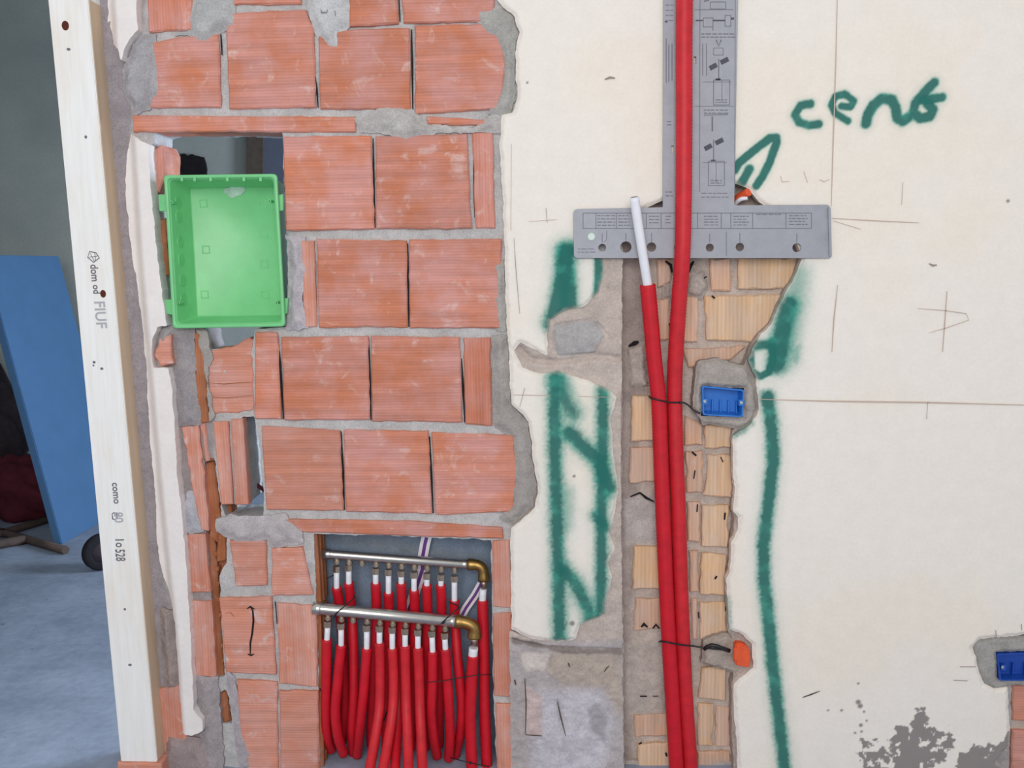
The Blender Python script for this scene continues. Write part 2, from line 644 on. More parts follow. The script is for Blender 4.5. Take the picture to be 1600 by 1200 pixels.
M_FARDARK = mat_simple('dark_timber_frame', lin(92, 80, 70), 0.8, 0, 0.25, 20, 0.2, 0.2)
M_HOLE = mat_simple('hole_shade', lin(40, 36, 38), 0.9, 0, 0.3, 30, 0.2, 0.1)  # near-black colour stands in for the shade inside cracks, voids and holes


def mat_timber():
    k = N('whitened_timber')
    v = k.coord('Object', (30, 30, 1.6))
    g = k.noise(v, 3, 6, 0.6, 0.6)
    w_ = k.coord('Object', (6, 6, 2))
    b = k.noise(w_, 2, 4)
    c = k.mix(k.ramp(g, [(0.35, 0), (0.7, 1)]), lin(246, 246, 246), lin(238, 236, 232))
    c = k.mix(k.ramp(b, [(0.5, 0), (0.85, 0.4)]), c, lin(226, 206, 178))
    return k.done(c, 0.75, 0, k.bump(g, 0.2, 0.001), 0.25)


M_TIMBER = mat_timber()
M_CAP = mat_simple('pale_screw_cap', lin(206, 222, 214), 0.45, 0, 0.05, 60, 0.02)
M_TIMBER_SIDE = mat_simple('tan_timber_edge', lin(214, 190, 164), 0.8, 0, 0.12, 20, 0.2, 0.2, None, (1, 1, 0.1))
M_KNOT = mat_simple('timber_knot', lin(92, 46, 32), 0.8, 0, 0.25, 80, 0.1, 0.2)


def mat_floor():
    k = N('dusty_concrete')
    v = k.coord()
    n = k.noise(v, 3, 8, 0.62)
    n2 = k.noise(v, 30, 6, 0.6)
    sp = k.noise(v, 17, 3, 0.5)
    c = k.mix(k.ramp(n, [(0.3, 0), (0.7, 1)]), lin(136, 146, 166), lin(172, 182, 202))
    c = k.mix(1.0, c, k.ramp(n2, [(0.3, 0.88), (0.7, 1.08)]), 'MULTIPLY')
    c = k.mix(k.ramp(sp, [(0.70, 0), (0.76, 0.7)]), c, lin(96, 98, 108))
    return k.done(c, 0.9, 0, k.bump(n2, 0.3, 0.004), 0.2)


def mat_farwall():
    k = N('patchy_grey_render')
    v = k.coord()
    n = k.noise(v, 1.3, 6, 0.6)
    n2 = k.noise(v, 60, 5, 0.6)
    c = k.mix(k.ramp(n, [(0.3, 0), (0.7, 1)]), lin(160, 164, 158), lin(186, 186, 176))
    c = k.mix(1.0, c, k.ramp(n2, [(0.3, 0.94), (0.7, 1.05)]), 'MULTIPLY')
    return k.done(c, 0.9, 0, k.bump(n2, 0.2, 0.003), 0.2)


M_FLOOR = mat_floor()
M_FARWALL = mat_farwall()

# ------------------------------------------------------------------ room shell
FARY, WTH = 3.3, 0.15
XL, XR, ZT = -4.3, 2.3, 3.2
tag(box('floor', ((XL + XR) / 2, (FARY - 5.2) / 2, -0.05), XR - XL, FARY + 5.2, 0.1, M_FLOOR), 'dusty blue grey concrete floor running through the doorway', 'floor', kind='structure')
tag(box('wall_far', ((XL + XR) / 2, FARY + 0.06, ZT / 2), XR - XL, 0.12, ZT, M_FARWALL), 'shaded grey rendered wall of the room beyond the doorway', 'wall', kind='structure')
tag(box('wall_left', (XL - 0.06, FARY / 2 + 0.08, ZT / 2), 0.12, FARY, ZT, M_FARWALL), 'left wall of the room beyond the doorway', 'wall', kind='structure')
tag(box('wall_right', (XR + 0.06, FARY / 2 + 0.08, ZT / 2), 0.12, FARY, ZT, M_FARWALL), 'right wall of the room beyond', 'wall', kind='structure')
tag(box('ceiling', ((XL + XR) / 2, FARY / 2 + 0.06, ZT + 0.05), XR - XL + .2, FARY + 0.2, 0.1, M_FARWALL), 'ceiling of the room beyond the doorway', 'ceiling', kind='structure')

# ------------------------------------------------------------------ openings, in photograph pixels (each is placed on its own plane)
NICHE = [(490, 834), (640, 838), (768, 843), (768, 900), (769, 1000), (772, 1100), (776, 1215), (776, 1290), (500, 1290), (500, 1200), (498, 1080), (495, 960)]
BOXHOLE = [(240, 208), (256, 204), (385, 204), (441, 207), (444, 290), (452, 300), (450, 365), (449, 440), (447, 512), (400, 514), (396, 532), (372, 545), (326, 546), (318, 514), (268, 512), (262, 480), (252, 420), (246, 340), (239, 300), (236, 240)]
GAP = [(378, 652), (398, 650), (405, 700), (412, 780), (412, 808), (352, 806), (345, 786), (388, 788), (386, 720)]
CHANNEL = [(972, 404), (974, 330), (1060, 300), (1145, 284), (1180, 300), (1192, 318), (1230, 340), (1250, 400), (1243, 425), (1228, 452), (1213, 482), (1203, 507), (1186, 522), (1172, 545), (1160, 575), (1172, 600), (1170, 655), (1146, 672), (1145, 680), (1144, 740), (1147, 762), (1143, 800), (1147, 808), (1147, 830), (1141, 850), (1140, 890), (1134, 905), (1135, 940), (1137, 985), (1145, 1000), (1148, 1045), (1143, 1070), (1143, 1130), (1146, 1180), (1146, 1300), (976, 1300), (974, 1000), (971, 800), (972, 600)]
PORT = [(1552, 1016), (1680, 1014), (1680, 1300), (1578, 1300), (1577, 1180), (1580, 1120), (1580, 1068), (1554, 1066)]
# plaster boundary with the stripped brickwork and the chased channel
PL_LEFT = [(772, -200), (776, 0), (786, 10), (803, 24), (811, 50), (806, 80), (806, 120), (809, 150), (802, 176), (784, 180), (780, 230), (785, 300), (789, 400), (791, 500), (795, 560), (797, 600), (799, 632), (817, 648), (827, 662), (832, 715), (838, 748), (840, 772), (834, 795), (816, 814), (799, 826), (797, 850), (799, 984), (828, 998), (862, 1003), (900, 1001), (906, 978), (934, 966), (946, 960), (948, 935), (957, 902), (950, 880), (960, 858), (952, 832), (962, 800), (966, 760), (958, 700), (954, 655), (964, 620), (950, 608), (904, 590), (872, 580), (842, 584), (816, 575), (804, 548), (814, 536), (838, 548), (856, 556), (855, 520), (860, 500), (880, 486), (914, 478), (936, 455), (943, 430), (944, 404), (930, 398), (928, 374), (960, 350), (1000, 330), (1060, 300), (1150, 286), (1166, 292), (1178, 305), (1188, 317), (1200, 325), (1230, 345), (1254, 402), (1246, 426), (1231, 452), (1216, 482), (1206, 507), (1190, 522), (1176, 546), (1170, 562), (1181, 590), (1186, 640), (1177, 660), (1162, 672), (1146, 682), (1145, 740), (1149, 762), (1145, 800), (1155, 808), (1153, 830), (1143, 850), (1142, 890), (1136, 905), (1138, 960), (1140, 985), (1156, 990), (1176, 1008), (1177, 1045), (1157, 1060), (1146, 1070), (1149, 1130), (1153, 1180), (1151, 1300)]
SPALL2 = [(1520, 1012), (1532, 1000), (1560, 997), (1600, 993), (1700, 990), (1700, 1300), (1574, 1300), (1576, 1210), (1560, 1190), (1580, 1165), (1578, 1120), (1576, 1075), (1556, 1078), (1540, 1070), (1530, 1050), (1528, 1030)]

CHASE = [(320, 716), (336, 716), (347, 810), (342, 832), (355, 834), (353, 880), (343, 900), (351, 1056), (338, 1058), (331, 930), (322, 835)]
POCKET = [(343, 1083), (352, 1078), (360, 1095), (362, 1130), (344, 1130)]
JAMB = [(148, -330), (149, 0), (166, 200), (184, 400), (204, 600), (222, 800), (240, 1000), (249, 1190), (252, 1260)]
TOPZ = P(800, 0, 0).z
G = lambda r, g, b: np.array(lin(r, g, b))


def region_cols(base, regs, Y, var_seed=3):
    regs = [(wpoly(p, Y), np.array(c), soft) for p, c, soft in regs]

    def fn(X, Z, s):
        C = np.zeros(X.shape + (3,)) + np.array(base)
        wb = 0.014 * (fbm(X, Z, 0.03, var_seed, 3) - 0.5)
        for p, c, soft in regs:
            m = smooth(soft, -soft, sd_poly(X, Z, p) + wb)[..., None]
            C = C * (1 - m) + c * m
        return C
    return fn


# ---- the mortar body of the wall
def body_relief(X, Z, s):
    return 0.009 * (fbm(X, Z, 0.045, 1, 4) - 0.5) + 0.003 * (fbm(X, Z, 0.012, 6, 2) - 0.5)


YB = 0.024
jw = wpoly(JAMB, YB)
body_outer = [tuple(p) for p in jw if p[1] < TOPZ + 0.6] 
body_outer = [(jw[0][0], ZT)] + [tuple(p) for p in jw[1:-1]] + [(jw[-2][0], 0.0), (XR, 0.0), (XR, ZT)]
door_head = [(XL, 2.32), (jw[1][0] + .02, 2.32), (jw[1][0] + .02, ZT), (XL, ZT)]
bodycols = region_cols(G(192, 190, 190), [
    ([(140, -50), (240, -50), (215, 60), (205, 200), (215, 400), (235, 600), (260, 900), (300, 1250), (230, 1250), (150, 300)], G(160, 153, 158), 0.012),
    ([(240, 500), (330, 505), (335, 700), (345, 1250), (285, 1250), (262, 900), (255, 600)], G(160, 150, 150), 0.012),
    ([(800, 560), (990, 400), (1260, 300), (1300, 700), (1160, 1300), (800, 1300)], G(178, 164, 156), 0.02),
    ([(1480, 960), (1700, 960), (1700, 1300), (1460, 1300)], G(172, 166, 166), 0.02)], YB)
wall = sheet('wall_front', [body_outer, door_head], [NICHE, BOXHOLE, GAP, CHANNEL, PORT, CHASE, POCKET], YB, WTH, 0.0045, M_MORTAR, None, bodycols, body_relief, 0.004, 0.025, 1, world=True)
tag(wall, 'stripped brick and plaster wall with grey mortar joints', 'wall', kind='structure')
# wall left of the doorway
tag(box('wall_front_left', (XL + 1.0, WTH / 2, 1.16), 2.0, WTH, 2.32, M_FARWALL), 'wall left of the doorway', 'wall', kind='structure')

# ---- plaster layer, cream paint with green spray marks
STROKES = [  # pixel path, half width, density, softness
    ([(1266, 162), (1251, 165), (1242, 179), (1249, 191), (1264, 196), (1279, 194)], 5.2, 1, .5),
    ([(1315, 166), (1329, 167), (1334, 158), (1320, 147), (1305, 151), (1299, 164), (1305, 177), (1316, 184), (1325, 189)], 4.4, 1, .5),
    ([(1353, 193), (1356, 179), (1365, 164), (1378, 154), (1393, 156), (1400, 169), (1402, 184), (1410, 189), (1418, 184)], 6.4, 1, .45),
    ([(1460, 129), (1444, 145), (1430, 162), (1427, 175), (1438, 185), (1453, 182), (1458, 171), (1449, 162)], 6.0, 1, .5),
    ([(1442, 157), (1459, 154), (1472, 152)], 5.6, 1, .5),
    ([(1148, 266), (1155, 254), (1182, 232), (1203, 216), (1213, 215), (1213, 224), (1203, 253), (1191, 277), (1182, 290)], 5.2, 1, .4),
    ([(1171, 264), (1155, 293)], 5.6, 1, .4),
    ([(885, 393), (880, 430), (874, 470), (862, 505)], 11, 1, .8),
    ([(882, 395), (886, 440), (892, 492)], 10, .95, .8),
    ([(905, 388), (880, 392)], 7, .9, .8),
    ([(936, 400), (936, 440), (933, 470)], 6.5, .95, .6),
    ([(868, 578), (866, 640), (867, 700), (869, 780), (872, 860), (873, 930), (875, 1010)], 9, .92, .9),
    ([(872, 585), (884, 625), (895, 645)], 11, .8, 1.0),
    ([(942, 608), (942, 680), (940, 760), (940, 860), (938, 975)], 8, .92, .9),
    ([(890, 678), (912, 698), (935, 720), (952, 762)], 10, .95, .9),
    ([(886, 770), (884, 820)], 8, .45, 1.2),
    ([(930, 805), (948, 825)], 7, .8, .9),
    ([(880, 890), (900, 912), (918, 950), (928, 990)], 9.5, .9, 1.0),
    ([(1246, 430), (1240, 480), (1226, 560)], 12, .55, 1.1),
    ([(1232, 478), (1222, 520), (1214, 568)], 12, .95, .7),
    ([(1180, 540), (1206, 537)], 7, .85, .6),
    ([(1206, 535), (1208, 562), (1200, 582), (1188, 588), (1176, 582)], 5, .95, .45),
    ([(1172, 552), (1172, 572)], 6, 1, .3),
    ([(1244, 545), (1244, 560)], 4, .4, 1.2),
    ([(1199, 620), (1206, 670), (1208, 720), (1200, 790), (1193, 850), (1194, 905), (1201, 970), (1208, 1045), (1216, 1115), (1227, 1210), (1234, 1260)], 8.2, .95, .75),
    ([(1172, 660), (1160, 672), (1148, 678)], 4, .8, .8),
    ([(1137, 935), (1139, 990)], 3, .55, .9),
]
PXM = 1 / 571.0
WASH = [([(1234, 690), (1250, 800), (1260, 1000), (1262, 1200)], 40, .03)]


def plaster_cols(X, Z, s):
    base = G(241, 234, 226)
    C = np.zeros(X.shape + (3,)) + base
    big = fbm(X, Z, 0.5, 9, 4)[..., None]
    C = C * (0.985 + 0.03 * big)
    # yellowed patches
    yl = smooth(.5, .7, fbm(X, Z, .35, 14, 3))[..., None]
    C = C * (1 - yl * np.array((0.0, .02, .055)))
    sp = fbm(X, Z, 0.006, 30, 2)
    keep = np.ones(X.shape)
    dens = np.zeros(X.shape)
    for path, hw, dn, soft in STROKES:
        hw = hw * (1.3 if soft > .65 else 1.18)
        d = sd_line(X, Z, wpoly(path, 0.0)) / PXM
        wob_ = 1 + 0.22 * (fbm(X, Z, 0.03, 33, 3) - 0.5)
        core = smooth(hw * (1.0 + 1.0 * soft), hw * (1.0 - .9 * soft), d * wob_ + (6 if soft > .65 else 2.5) * soft * (sp - .5))
        halo = 0.17 * smooth(hw * (2.3 + soft), hw * .8, d + 3 * (sp - .5))
        a = np.clip(core * dn + halo * dn, 0, .97)
        keep = keep * (1 - a)
        dens = np.maximum(dens, core * dn)
    deep = smooth(.45, 1.0, dens * (0.56 + 0.95 * fbm(X, Z, .028, 36, 3)))[..., None]
    green = G(66, 156, 138) * (1 - deep) + G(42, 112, 104) * deep
    k = keep[..., None]
    C = C * k + green * (1 - k)
    # paint flaked off near the floor
    fl = [([(1432, 1110), (1446, 1110), (1450, 1130), (1438, 1150), (1440, 1200), (1370, 1250), (1400, 1180), (1420, 1150)], .55), ([(1405, 1130), (1480, 1140), (1500, 1170), (1440, 1215), (1400, 1260), (1340, 1230), (1345, 1150), (1385, 1165)], .0),
          ([(1500, 1175), (1560, 1160), (1590, 1140), (1590, 1260), (1490, 1240)], .35)]
    gm = np.zeros(X.shape)
    nz = fbm(X, Z, 0.016, 40, 4)
    for p, bias in fl:
        q = smooth(.02, -.02, sd_poly(X, Z, wpoly(p, 0.0)))
        gm = np.maximum(gm, smooth(.52, .56, nz * .8 + .35 * q * (1 + bias) - .12 - .4 * (q < .05)))
    for (px, py, r) in [(1341, 1097, 4), (1344, 1103, 4), (1345, 1133, 3), (1315, 1110, 2.2), (1350, 1112, 2), (1346, 1143, 2), (1336, 1145, 2), (1462, 1182, 4), (1467, 1191, 3), (1341, 1068, 2), (1575, 314, 2.5), (897, 744, 2.2), (894, 974, 4), (1354, 1126, 1.8), (824, 129, 1.8), (1294, 1110, 1.8)]:
        q = P(px, py, 0)
        gm = np.maximum(gm, smooth(r * 1.5 * PXM, r * .6 * PXM, np.hypot(X - q.x, Z - q.z)))
    gm = gm[..., None]
    C = C * (1 - gm) + G(146, 140, 138) * gm
    # broken, greyish lip where the plaster was hacked away
    lip = smooth(-.012, -.001, s + .010 * (fbm(X, Z, .012, 44, 3) - .5))[..., None]
    C = C * (1 - .35 * lip) + G(206, 196, 186) * .35 * lip
    return C


def plaster_relief(X, Z, s):
    r = 0.0022 * (fbm(X, Z, 0.25, 50, 3) - 0.5) + 0.0006 * (fbm(X, Z, 0.02, 53, 2) - .5)
    return r + 0.006 * smooth(-.012, 0.0, s + .006 * (fbm(X, Z, .015, 55, 2) - .5))


pw = wpoly(PL_LEFT, 0.0)
pl_outer = [tuple(p) for p in pw]
pl_outer[0] = (pl_outer[1][0], ZT)
pl_outer = [(XR, ZT)] + pl_outer[:] + [(pl_outer[-1][0], 0.0), (XR, 0.0)]
pl_outer = [(x, max(z, 0.0)) for x, z in pl_outer]
plaster = sheet('plaster', [pl_outer], [SPALL2], 0.0, 0.03, 0.003, M_PLASTER, wall, plaster_cols, plaster_relief, 0.0035, 0.02, 2, world=True)
tag(plaster, 'cream painted plaster with green spray marks')

LATE = []
# grey undercoat left bare between plaster and channel
RC = [(796, 985), (830, 996), (866, 1000), (900, 997), (905, 972), (940, 955), (945, 905), (940, 800), (950, 700), (945, 620), (900, 595), (868, 585), (838, 590), (806, 575), (796, 545), (806, 530), (850, 545), (846, 512), (870, 480), (912, 470), (930, 440), (930, 396), (972, 396), (971, 600), (970, 800), (973, 1000), (975, 1290), (800, 1290), (797, 1100)]
rc_cols = region_cols(G(196, 182, 174), [
    ([(795, 1000), (980, 1000), (980, 1300), (795, 1300)], G(182, 174, 174), .012),
    ([(868, 508), (928, 498), (945, 525), (930, 552), (872, 556), (864, 530)], G(176, 172, 172), .004),
    ([(868, 1012), (972, 1018), (972, 1120), (940, 1075), (880, 1070), (850, 1040)], G(186, 172, 162), .012),
    ([(830, 1080), (940, 1080), (960, 1130), (930, 1250), (830, 1250)], G(202, 198, 206), .03),
    ([(812, 1018), (860, 1020), (850, 1045), (822, 1050)], G(212, 202, 196), .006), ([(822, 1070), (846, 1086), (846, 1150), (822, 1148)], G(204, 184, 182), .005),
    ([(935, 1100), (950, 1120), (945, 1160), (925, 1140), (915, 1105)], G(172, 166, 172), .008),
    ([(800, 995), (880, 1012), (972, 1015), (972, 1022), (880, 1020), (800, 1004)], G(140, 130, 126), .004)], 0.012)


def rc_relief(X, Z, s):
    r = 0.013 * (fbm(X, Z, 0.05, 60, 4) - 0.5) + 0.004 * (fbm(X, Z, .012, 63, 2) - .5)
    g = sd_line(X, Z, wpoly([(812, 545), (830, 562), (870, 566), (930, 556), (966, 560)], .012))
    r = r + 0.012 * smooth(.016, 0, g)
    g = sd_line(X, Z, wpoly([(800, 1000), (850, 1010), (972, 1016)], .012))
    r = r + 0.007 * smooth(.008, 0, g)
    for a in ([(868, 508), (928, 498), (945, 525), (930, 552), (872, 556), (864, 530), (868, 508)], [(934, 505), (955, 530)], [(871, 1095), (876, 1130), (882, 1170)]):
        r = r + 0.006 * smooth(.005, .001, sd_line(X, Z, wpoly(a, .012)))
    return r


sheet('undercoat', [RC], [], 0.010, 0.03, 0.0035, M_RENDER, wall, rc_cols, rc_relief, 0.004, 0.02, 5)

# the deep channel: back face with mortar, buff bricks stand on it
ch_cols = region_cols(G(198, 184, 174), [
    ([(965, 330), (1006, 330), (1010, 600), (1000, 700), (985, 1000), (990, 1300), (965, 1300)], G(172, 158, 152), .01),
    ([(975, 780), (1030, 770), (1030, 852), (978, 852)], G(192, 184, 180), .01),
    ([(1085, 565), (1200, 560), (1200, 670), (1080, 690)], G(182, 172, 168), .012),
    ([(975, 1005), (1035, 1000), (1045, 1110), (980, 1120)], G(192, 180, 172), .01)], 0.066)
CHB = [(955, 280), (1270, 270), (1270, 420), (1200, 620), (1170, 1000), (1175, 1310), (955, 1310)]
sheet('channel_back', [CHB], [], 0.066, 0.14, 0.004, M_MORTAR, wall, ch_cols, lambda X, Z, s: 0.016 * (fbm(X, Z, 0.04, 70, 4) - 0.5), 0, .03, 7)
sheet('channel_back', [[(1565, 1040), (1700, 1040), (1700, 1310), (1560, 1310)]], [], 0.05, 0.14, 0.006, M_MORTAR, wall, ch_cols, None, 0, .03, 7)

# back of the manifold niche
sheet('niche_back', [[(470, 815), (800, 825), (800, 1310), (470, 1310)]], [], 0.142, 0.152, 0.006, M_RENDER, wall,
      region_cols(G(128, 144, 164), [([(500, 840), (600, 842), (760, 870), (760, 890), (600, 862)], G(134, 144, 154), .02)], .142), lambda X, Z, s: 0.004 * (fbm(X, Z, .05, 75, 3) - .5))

for pts_, wd_ in (([(820, 1060), (822, 1100), (821, 1147)], .004), ([(821, 1148), (834, 1149), (847, 1150)], .004), ([(944, 1050), (948, 1044), (951, 1041)], .004), ([(888, 1036), (890, 1042)], .008), ([(804, 1062), (806, 1070)], .008), ([(871, 1096), (876, 1120), (884, 1150)], .004)):
    LATE.append((pts_, wd_))
# ---- terracotta bricks
YK = 0.013
BR = [  # outline, style
    ([(228, -40), (300, -40), (300, 46), (232, 50)], 'v'),
    ([(362, -40), (468, -40), (470, 6), (364, 7)], 'h'),
    ([(545, -40), (618, -40), (622, 37), (546, 41)], 'h'),
    ([(626, -40), (776, -40), (772, 34), (630, 36)], 'h'),
    ([(238, 66), (290, 57), (341, 53), (345, 168), (232, 168), (242, 140), (242, 108)], 'h'),
    ([(352, 20), (478, 15), (490, 46), (494, 168), (357, 170)], 'h'),
    ([(497, 54), (560, 44), (640, 43), (642, 172), (500, 170)], 'h'),
    ([(648, 39), (778, 36), (790, 100), (786, 140), (776, 170), (648, 178)], 'h'),
    ([(665, 182), (760, 186), (762, 196), (668, 194)], 'h'),
    ([(207, 180), (555, 182), (556, 206), (208, 206)], 'L'),
    ([(441, 213), (580, 212), (585, 358), (446, 361)], 'h'),
    ([(586, 212), (730, 209), (737, 357), (588, 358)], 'h'),
    ([(737, 207), (770, 207), (774, 357), (743, 357)], 'v'),
    ([(494, 373), (635, 376), (637, 512), (498, 512)], 'h'),
    ([(638, 374), (784, 373), (782, 513), (640, 513)], 'h'),
    ([(470, 376), (491, 375), (495, 511), (474, 512)], 'pv'),
    ([(398, 519), (433, 519), (440, 655), (398, 654)], 'h'),
    ([(438, 527), (575, 525), (578, 656), (444, 657)], 'h'),
    ([(579, 525), (718, 527), (723, 660), (581, 659)], 'h'),
    ([(724, 528), (766, 528), (769, 666), (727, 663)], 'v'),
    ([(407, 667), (531, 672), (537, 798), (416, 797)], 'p'),
    ([(536, 672), (669, 674), (675, 803), (540, 800)], 'h'),
    ([(674, 676), (802, 680), (808, 740), (803, 800), (680, 805)], 'h'),
    ([(445, 812), (640, 815), (785, 825), (786, 842), (640, 838), (472, 832)], 'L'),
    ([(358, 845), (415, 845), (417, 915), (368, 917)], 'p'),
    ([(424, 858), (472, 855), (489, 930), (424, 932)], 'p'),
    ([(342, 935), (424, 934), (431, 1055), (352, 1051)], 'p'),
    ([(433, 943), (494, 947), (496, 1074), (436, 1069)], 'pv'),
    ([(370, 1062), (433, 1066), (435, 1260), (382, 1260)], 'p'),
    ([(437, 1080), (497, 1080), (499, 1260), (438, 1260)], 'p'),
    ([(769, 846), (796, 844), (799, 950), (770, 948)], 'pv'),
    ([(770, 960), (799, 958), (802, 1090), (772, 1088)], 'pv'),
    ([(774, 1101), (802, 1101), (804, 1260), (778, 1260)], 'pv'),
    ([(292, 836), (320, 835), (328, 926), (297, 926)], 'pv'),
    ([(297, 938), (330, 940), (338, 1058), (305, 1056)], 'pv'),
    ([(244, 1078), (282, 1070), (292, 1150), (286, 1182), (250, 1182)], 'pv'),
]
STY = {'h': M_BRICK_H, 'v': M_BRICK_V, 'L': M_BRICK_H, 'p': M_BRICK_P, 'pv': M_BRICK_PV}
for poly, sty in BR:
    prism('brick', poly, YK + random.uniform(-.001, .002), 0.09, STY[sty], wall)

# broken and cut bricks along the door side of the wall
FRAG = [
    ([(322, 546), (362, 543), (388, 527), (395, 532), (397, 640), (370, 647), (328, 646)], 0.022, M_BRICK_P, .10),
    ([(247, 530), (266, 522), (269, 569), (250, 572), (241, 556)], -0.004, M_BRICK_P, .05),
    ([(232, 238), (252, 226), (259, 238), (258, 270), (248, 300), (238, 302)], 0.03, M_BRICK_V, .10),
    ([(246, 345), (258, 340), (264, 430), (252, 432)], 0.03, M_BRICK_D, .10),
    ([(283, 668), (309, 665), (318, 740), (326, 830), (314, 828), (298, 750)], 0.012, M_BRICK_PV, .06),
    ([(312, 662), (320, 662), (328, 720), (320, 722)], 0.018, M_BRICK_PV, .06),
    ([(321, 660), (332, 657), (337, 720), (328, 722)], 0.03, M_BRICK_D, .06),
    ([(332, 660), (356, 658), (364, 788), (345, 789)], 0.012, M_BRICK_PV, .035),
    ([(360, 656), (379, 655), (388, 789), (367, 790)], 0.008, M_BRICK_PV, .035),
    ([(317, 725), (334, 722), (346, 810), (340, 850), (328, 838)], 0.035, M_BRICK_D, .08),
    ([(324, 835), (334, 833), (342, 930), (350, 1056), (338, 1058), (330, 930)], 0.034, M_BRICK_D, .07),
    ([(340, 834), (354, 834), (352, 876), (338, 878)], 0.028, M_BRICK_D, .07),
    ([(303, 520), (318, 525), (326, 660), (312, 662), (304, 600)], 0.016, M_BRICK_D, .06),
    ([(343, 1083), (352, 1080), (358, 1100), (360, 1126), (350, 1130), (344, 1108)], 0.03, M_BRICK_D, .06),
    ([(340, 1130), (362, 1132), (372, 1180), (370, 1260), (338, 1260)], 0.03, M_BRICK_PV, .06),
]
for poly, y, m, dp in FRAG:
    prism('brick_fragment', poly, y, dp, m, wall, jit=.0005 if dp == .035 else .0014, step=.03 if dp == .035 else .016)

prism('brick_fragment', [(314, 706), (362, 706), (360, 1140), (330, 1140)], 0.056, .05, M_BRICK_D, wall)
for y_ in range(860, 1050, 24):   # broken webs of the cut bricks inside the chase
    x_ = 332 + (y_ - 860) * .055
    prism('brick_web', [(x_, y_), (x_ + 9, y_ + 3), (x_ + 8, y_ + 9), (x_ + 1, y_ + 8)], 0.034, .03, M_BRICK_D, wall, bev=.002, step=.05)
# cut brick ends lining the left side of the niche: three webs with hollows between
for y0, y1, xa, xb in ((838, 950, 489, 496), (958, 1080, 495, 499), (1086, 1260, 498, 501)):
    for q in range(3):
        yy = 0.03 + q * 0.036
        a, b = P(xa, y0, 0.013), P(xb, y1, 0.013)
        V = [(a.x - .01, yy, a.z), (a.x + .007, yy, a.z), (b.x + .007, yy, b.z), (b.x - .01, yy, b.z)]
        V += [(x, y + .014, z) for x, y, z in V]
        F = [(0, 1, 2, 3), (7, 6, 5, 4)] + [(i, i + 4, (i + 1) % 4 + 4, (i + 1) % 4) for i in range(4)]
        link('brick_web', bev_mesh('brick_web', V, F, M_BRICK_D, .002, 1), wall)

# cracks in the bricks beside the niche, as dark slots
def slot(pts, Y, wd, mat=M_HOLE, parent=None, name='crack'):
    V, F = [], []
    pp = [P(x, y, Y) for x, y in pts]
    for i, p in enumerate(pp):
        t = (pp[min(i + 1, len(pp) - 1)] - pp[max(i - 1, 0)]).normalized()
        n = Vector((-t.z, 0, t.x)) * wd * (1 if 0 < i < len(pp) - 1 else .5) * random.uniform(.8, 1.2) * .5
        V += [p + n, p - n, p + n * .6 + Vector((0, .0012, 0)), p - n * .6 + Vector((0, .0012, 0))]
    for i in range(len(pp) - 1):
        a, b = 4 * i, 4 * i + 4
        F += [(a, b, b + 1, a + 1), (a, a + 2, b + 2, b), (a + 1, b + 1, b + 3, a + 3)]
    return link(name, mesh_from(name, V, F, mat), parent)


for pts_, wd_ in LATE:
    slot(pts_, 0.0045, wd_, M_FARDARK, wall)
for pts_ in ([(345, 54), (346, 70), (347, 86)], [(492, 118), (495, 140), (497, 168)], [(643, 46), (644, 100), (645, 172)], [(583, 216), (584, 290), (586, 356)], [(637, 380), (638, 440), (639, 511)], [(576, 529), (578, 590), (580, 657)], [(533, 674), (536, 740), (538, 797)], [(671, 682), (674, 740), (677, 802)], [(436, 548), (438, 570), (441, 620), (443, 655)], [(721, 560), (724, 610), (726, 660)], [(740, 250), (741, 300), (742, 340)], [(430, 940), (433, 975)], [(623, -10), (625, 34)]):
    slot(pts_, 0.0185, .0055, M_HOLE, wall, 'joint_crack')
slot([(391, 947), (395, 955), (396, 970), (394, 990), (391, 1005), (391, 1022)], 0.0105, .0055, M_HOLE, wall)
slot([(386, 951), (391, 948), (398, 952)], 0.0104, .006, M_HOLE, wall)
slot([(387, 1022), (392, 1024), (397, 1022)], 0.0104, .005, M_HOLE, wall)
for pts in ([(352, 958), (360, 957), (366, 964)], [(326, 598), (350, 600), (372, 598), (394, 597)], [(328, 620), (352, 622), (394, 618)]):
    slot(pts, 0.0105 if pts[0][1] > 700 else 0.0195, .0018, M_BRICK_D, wall)

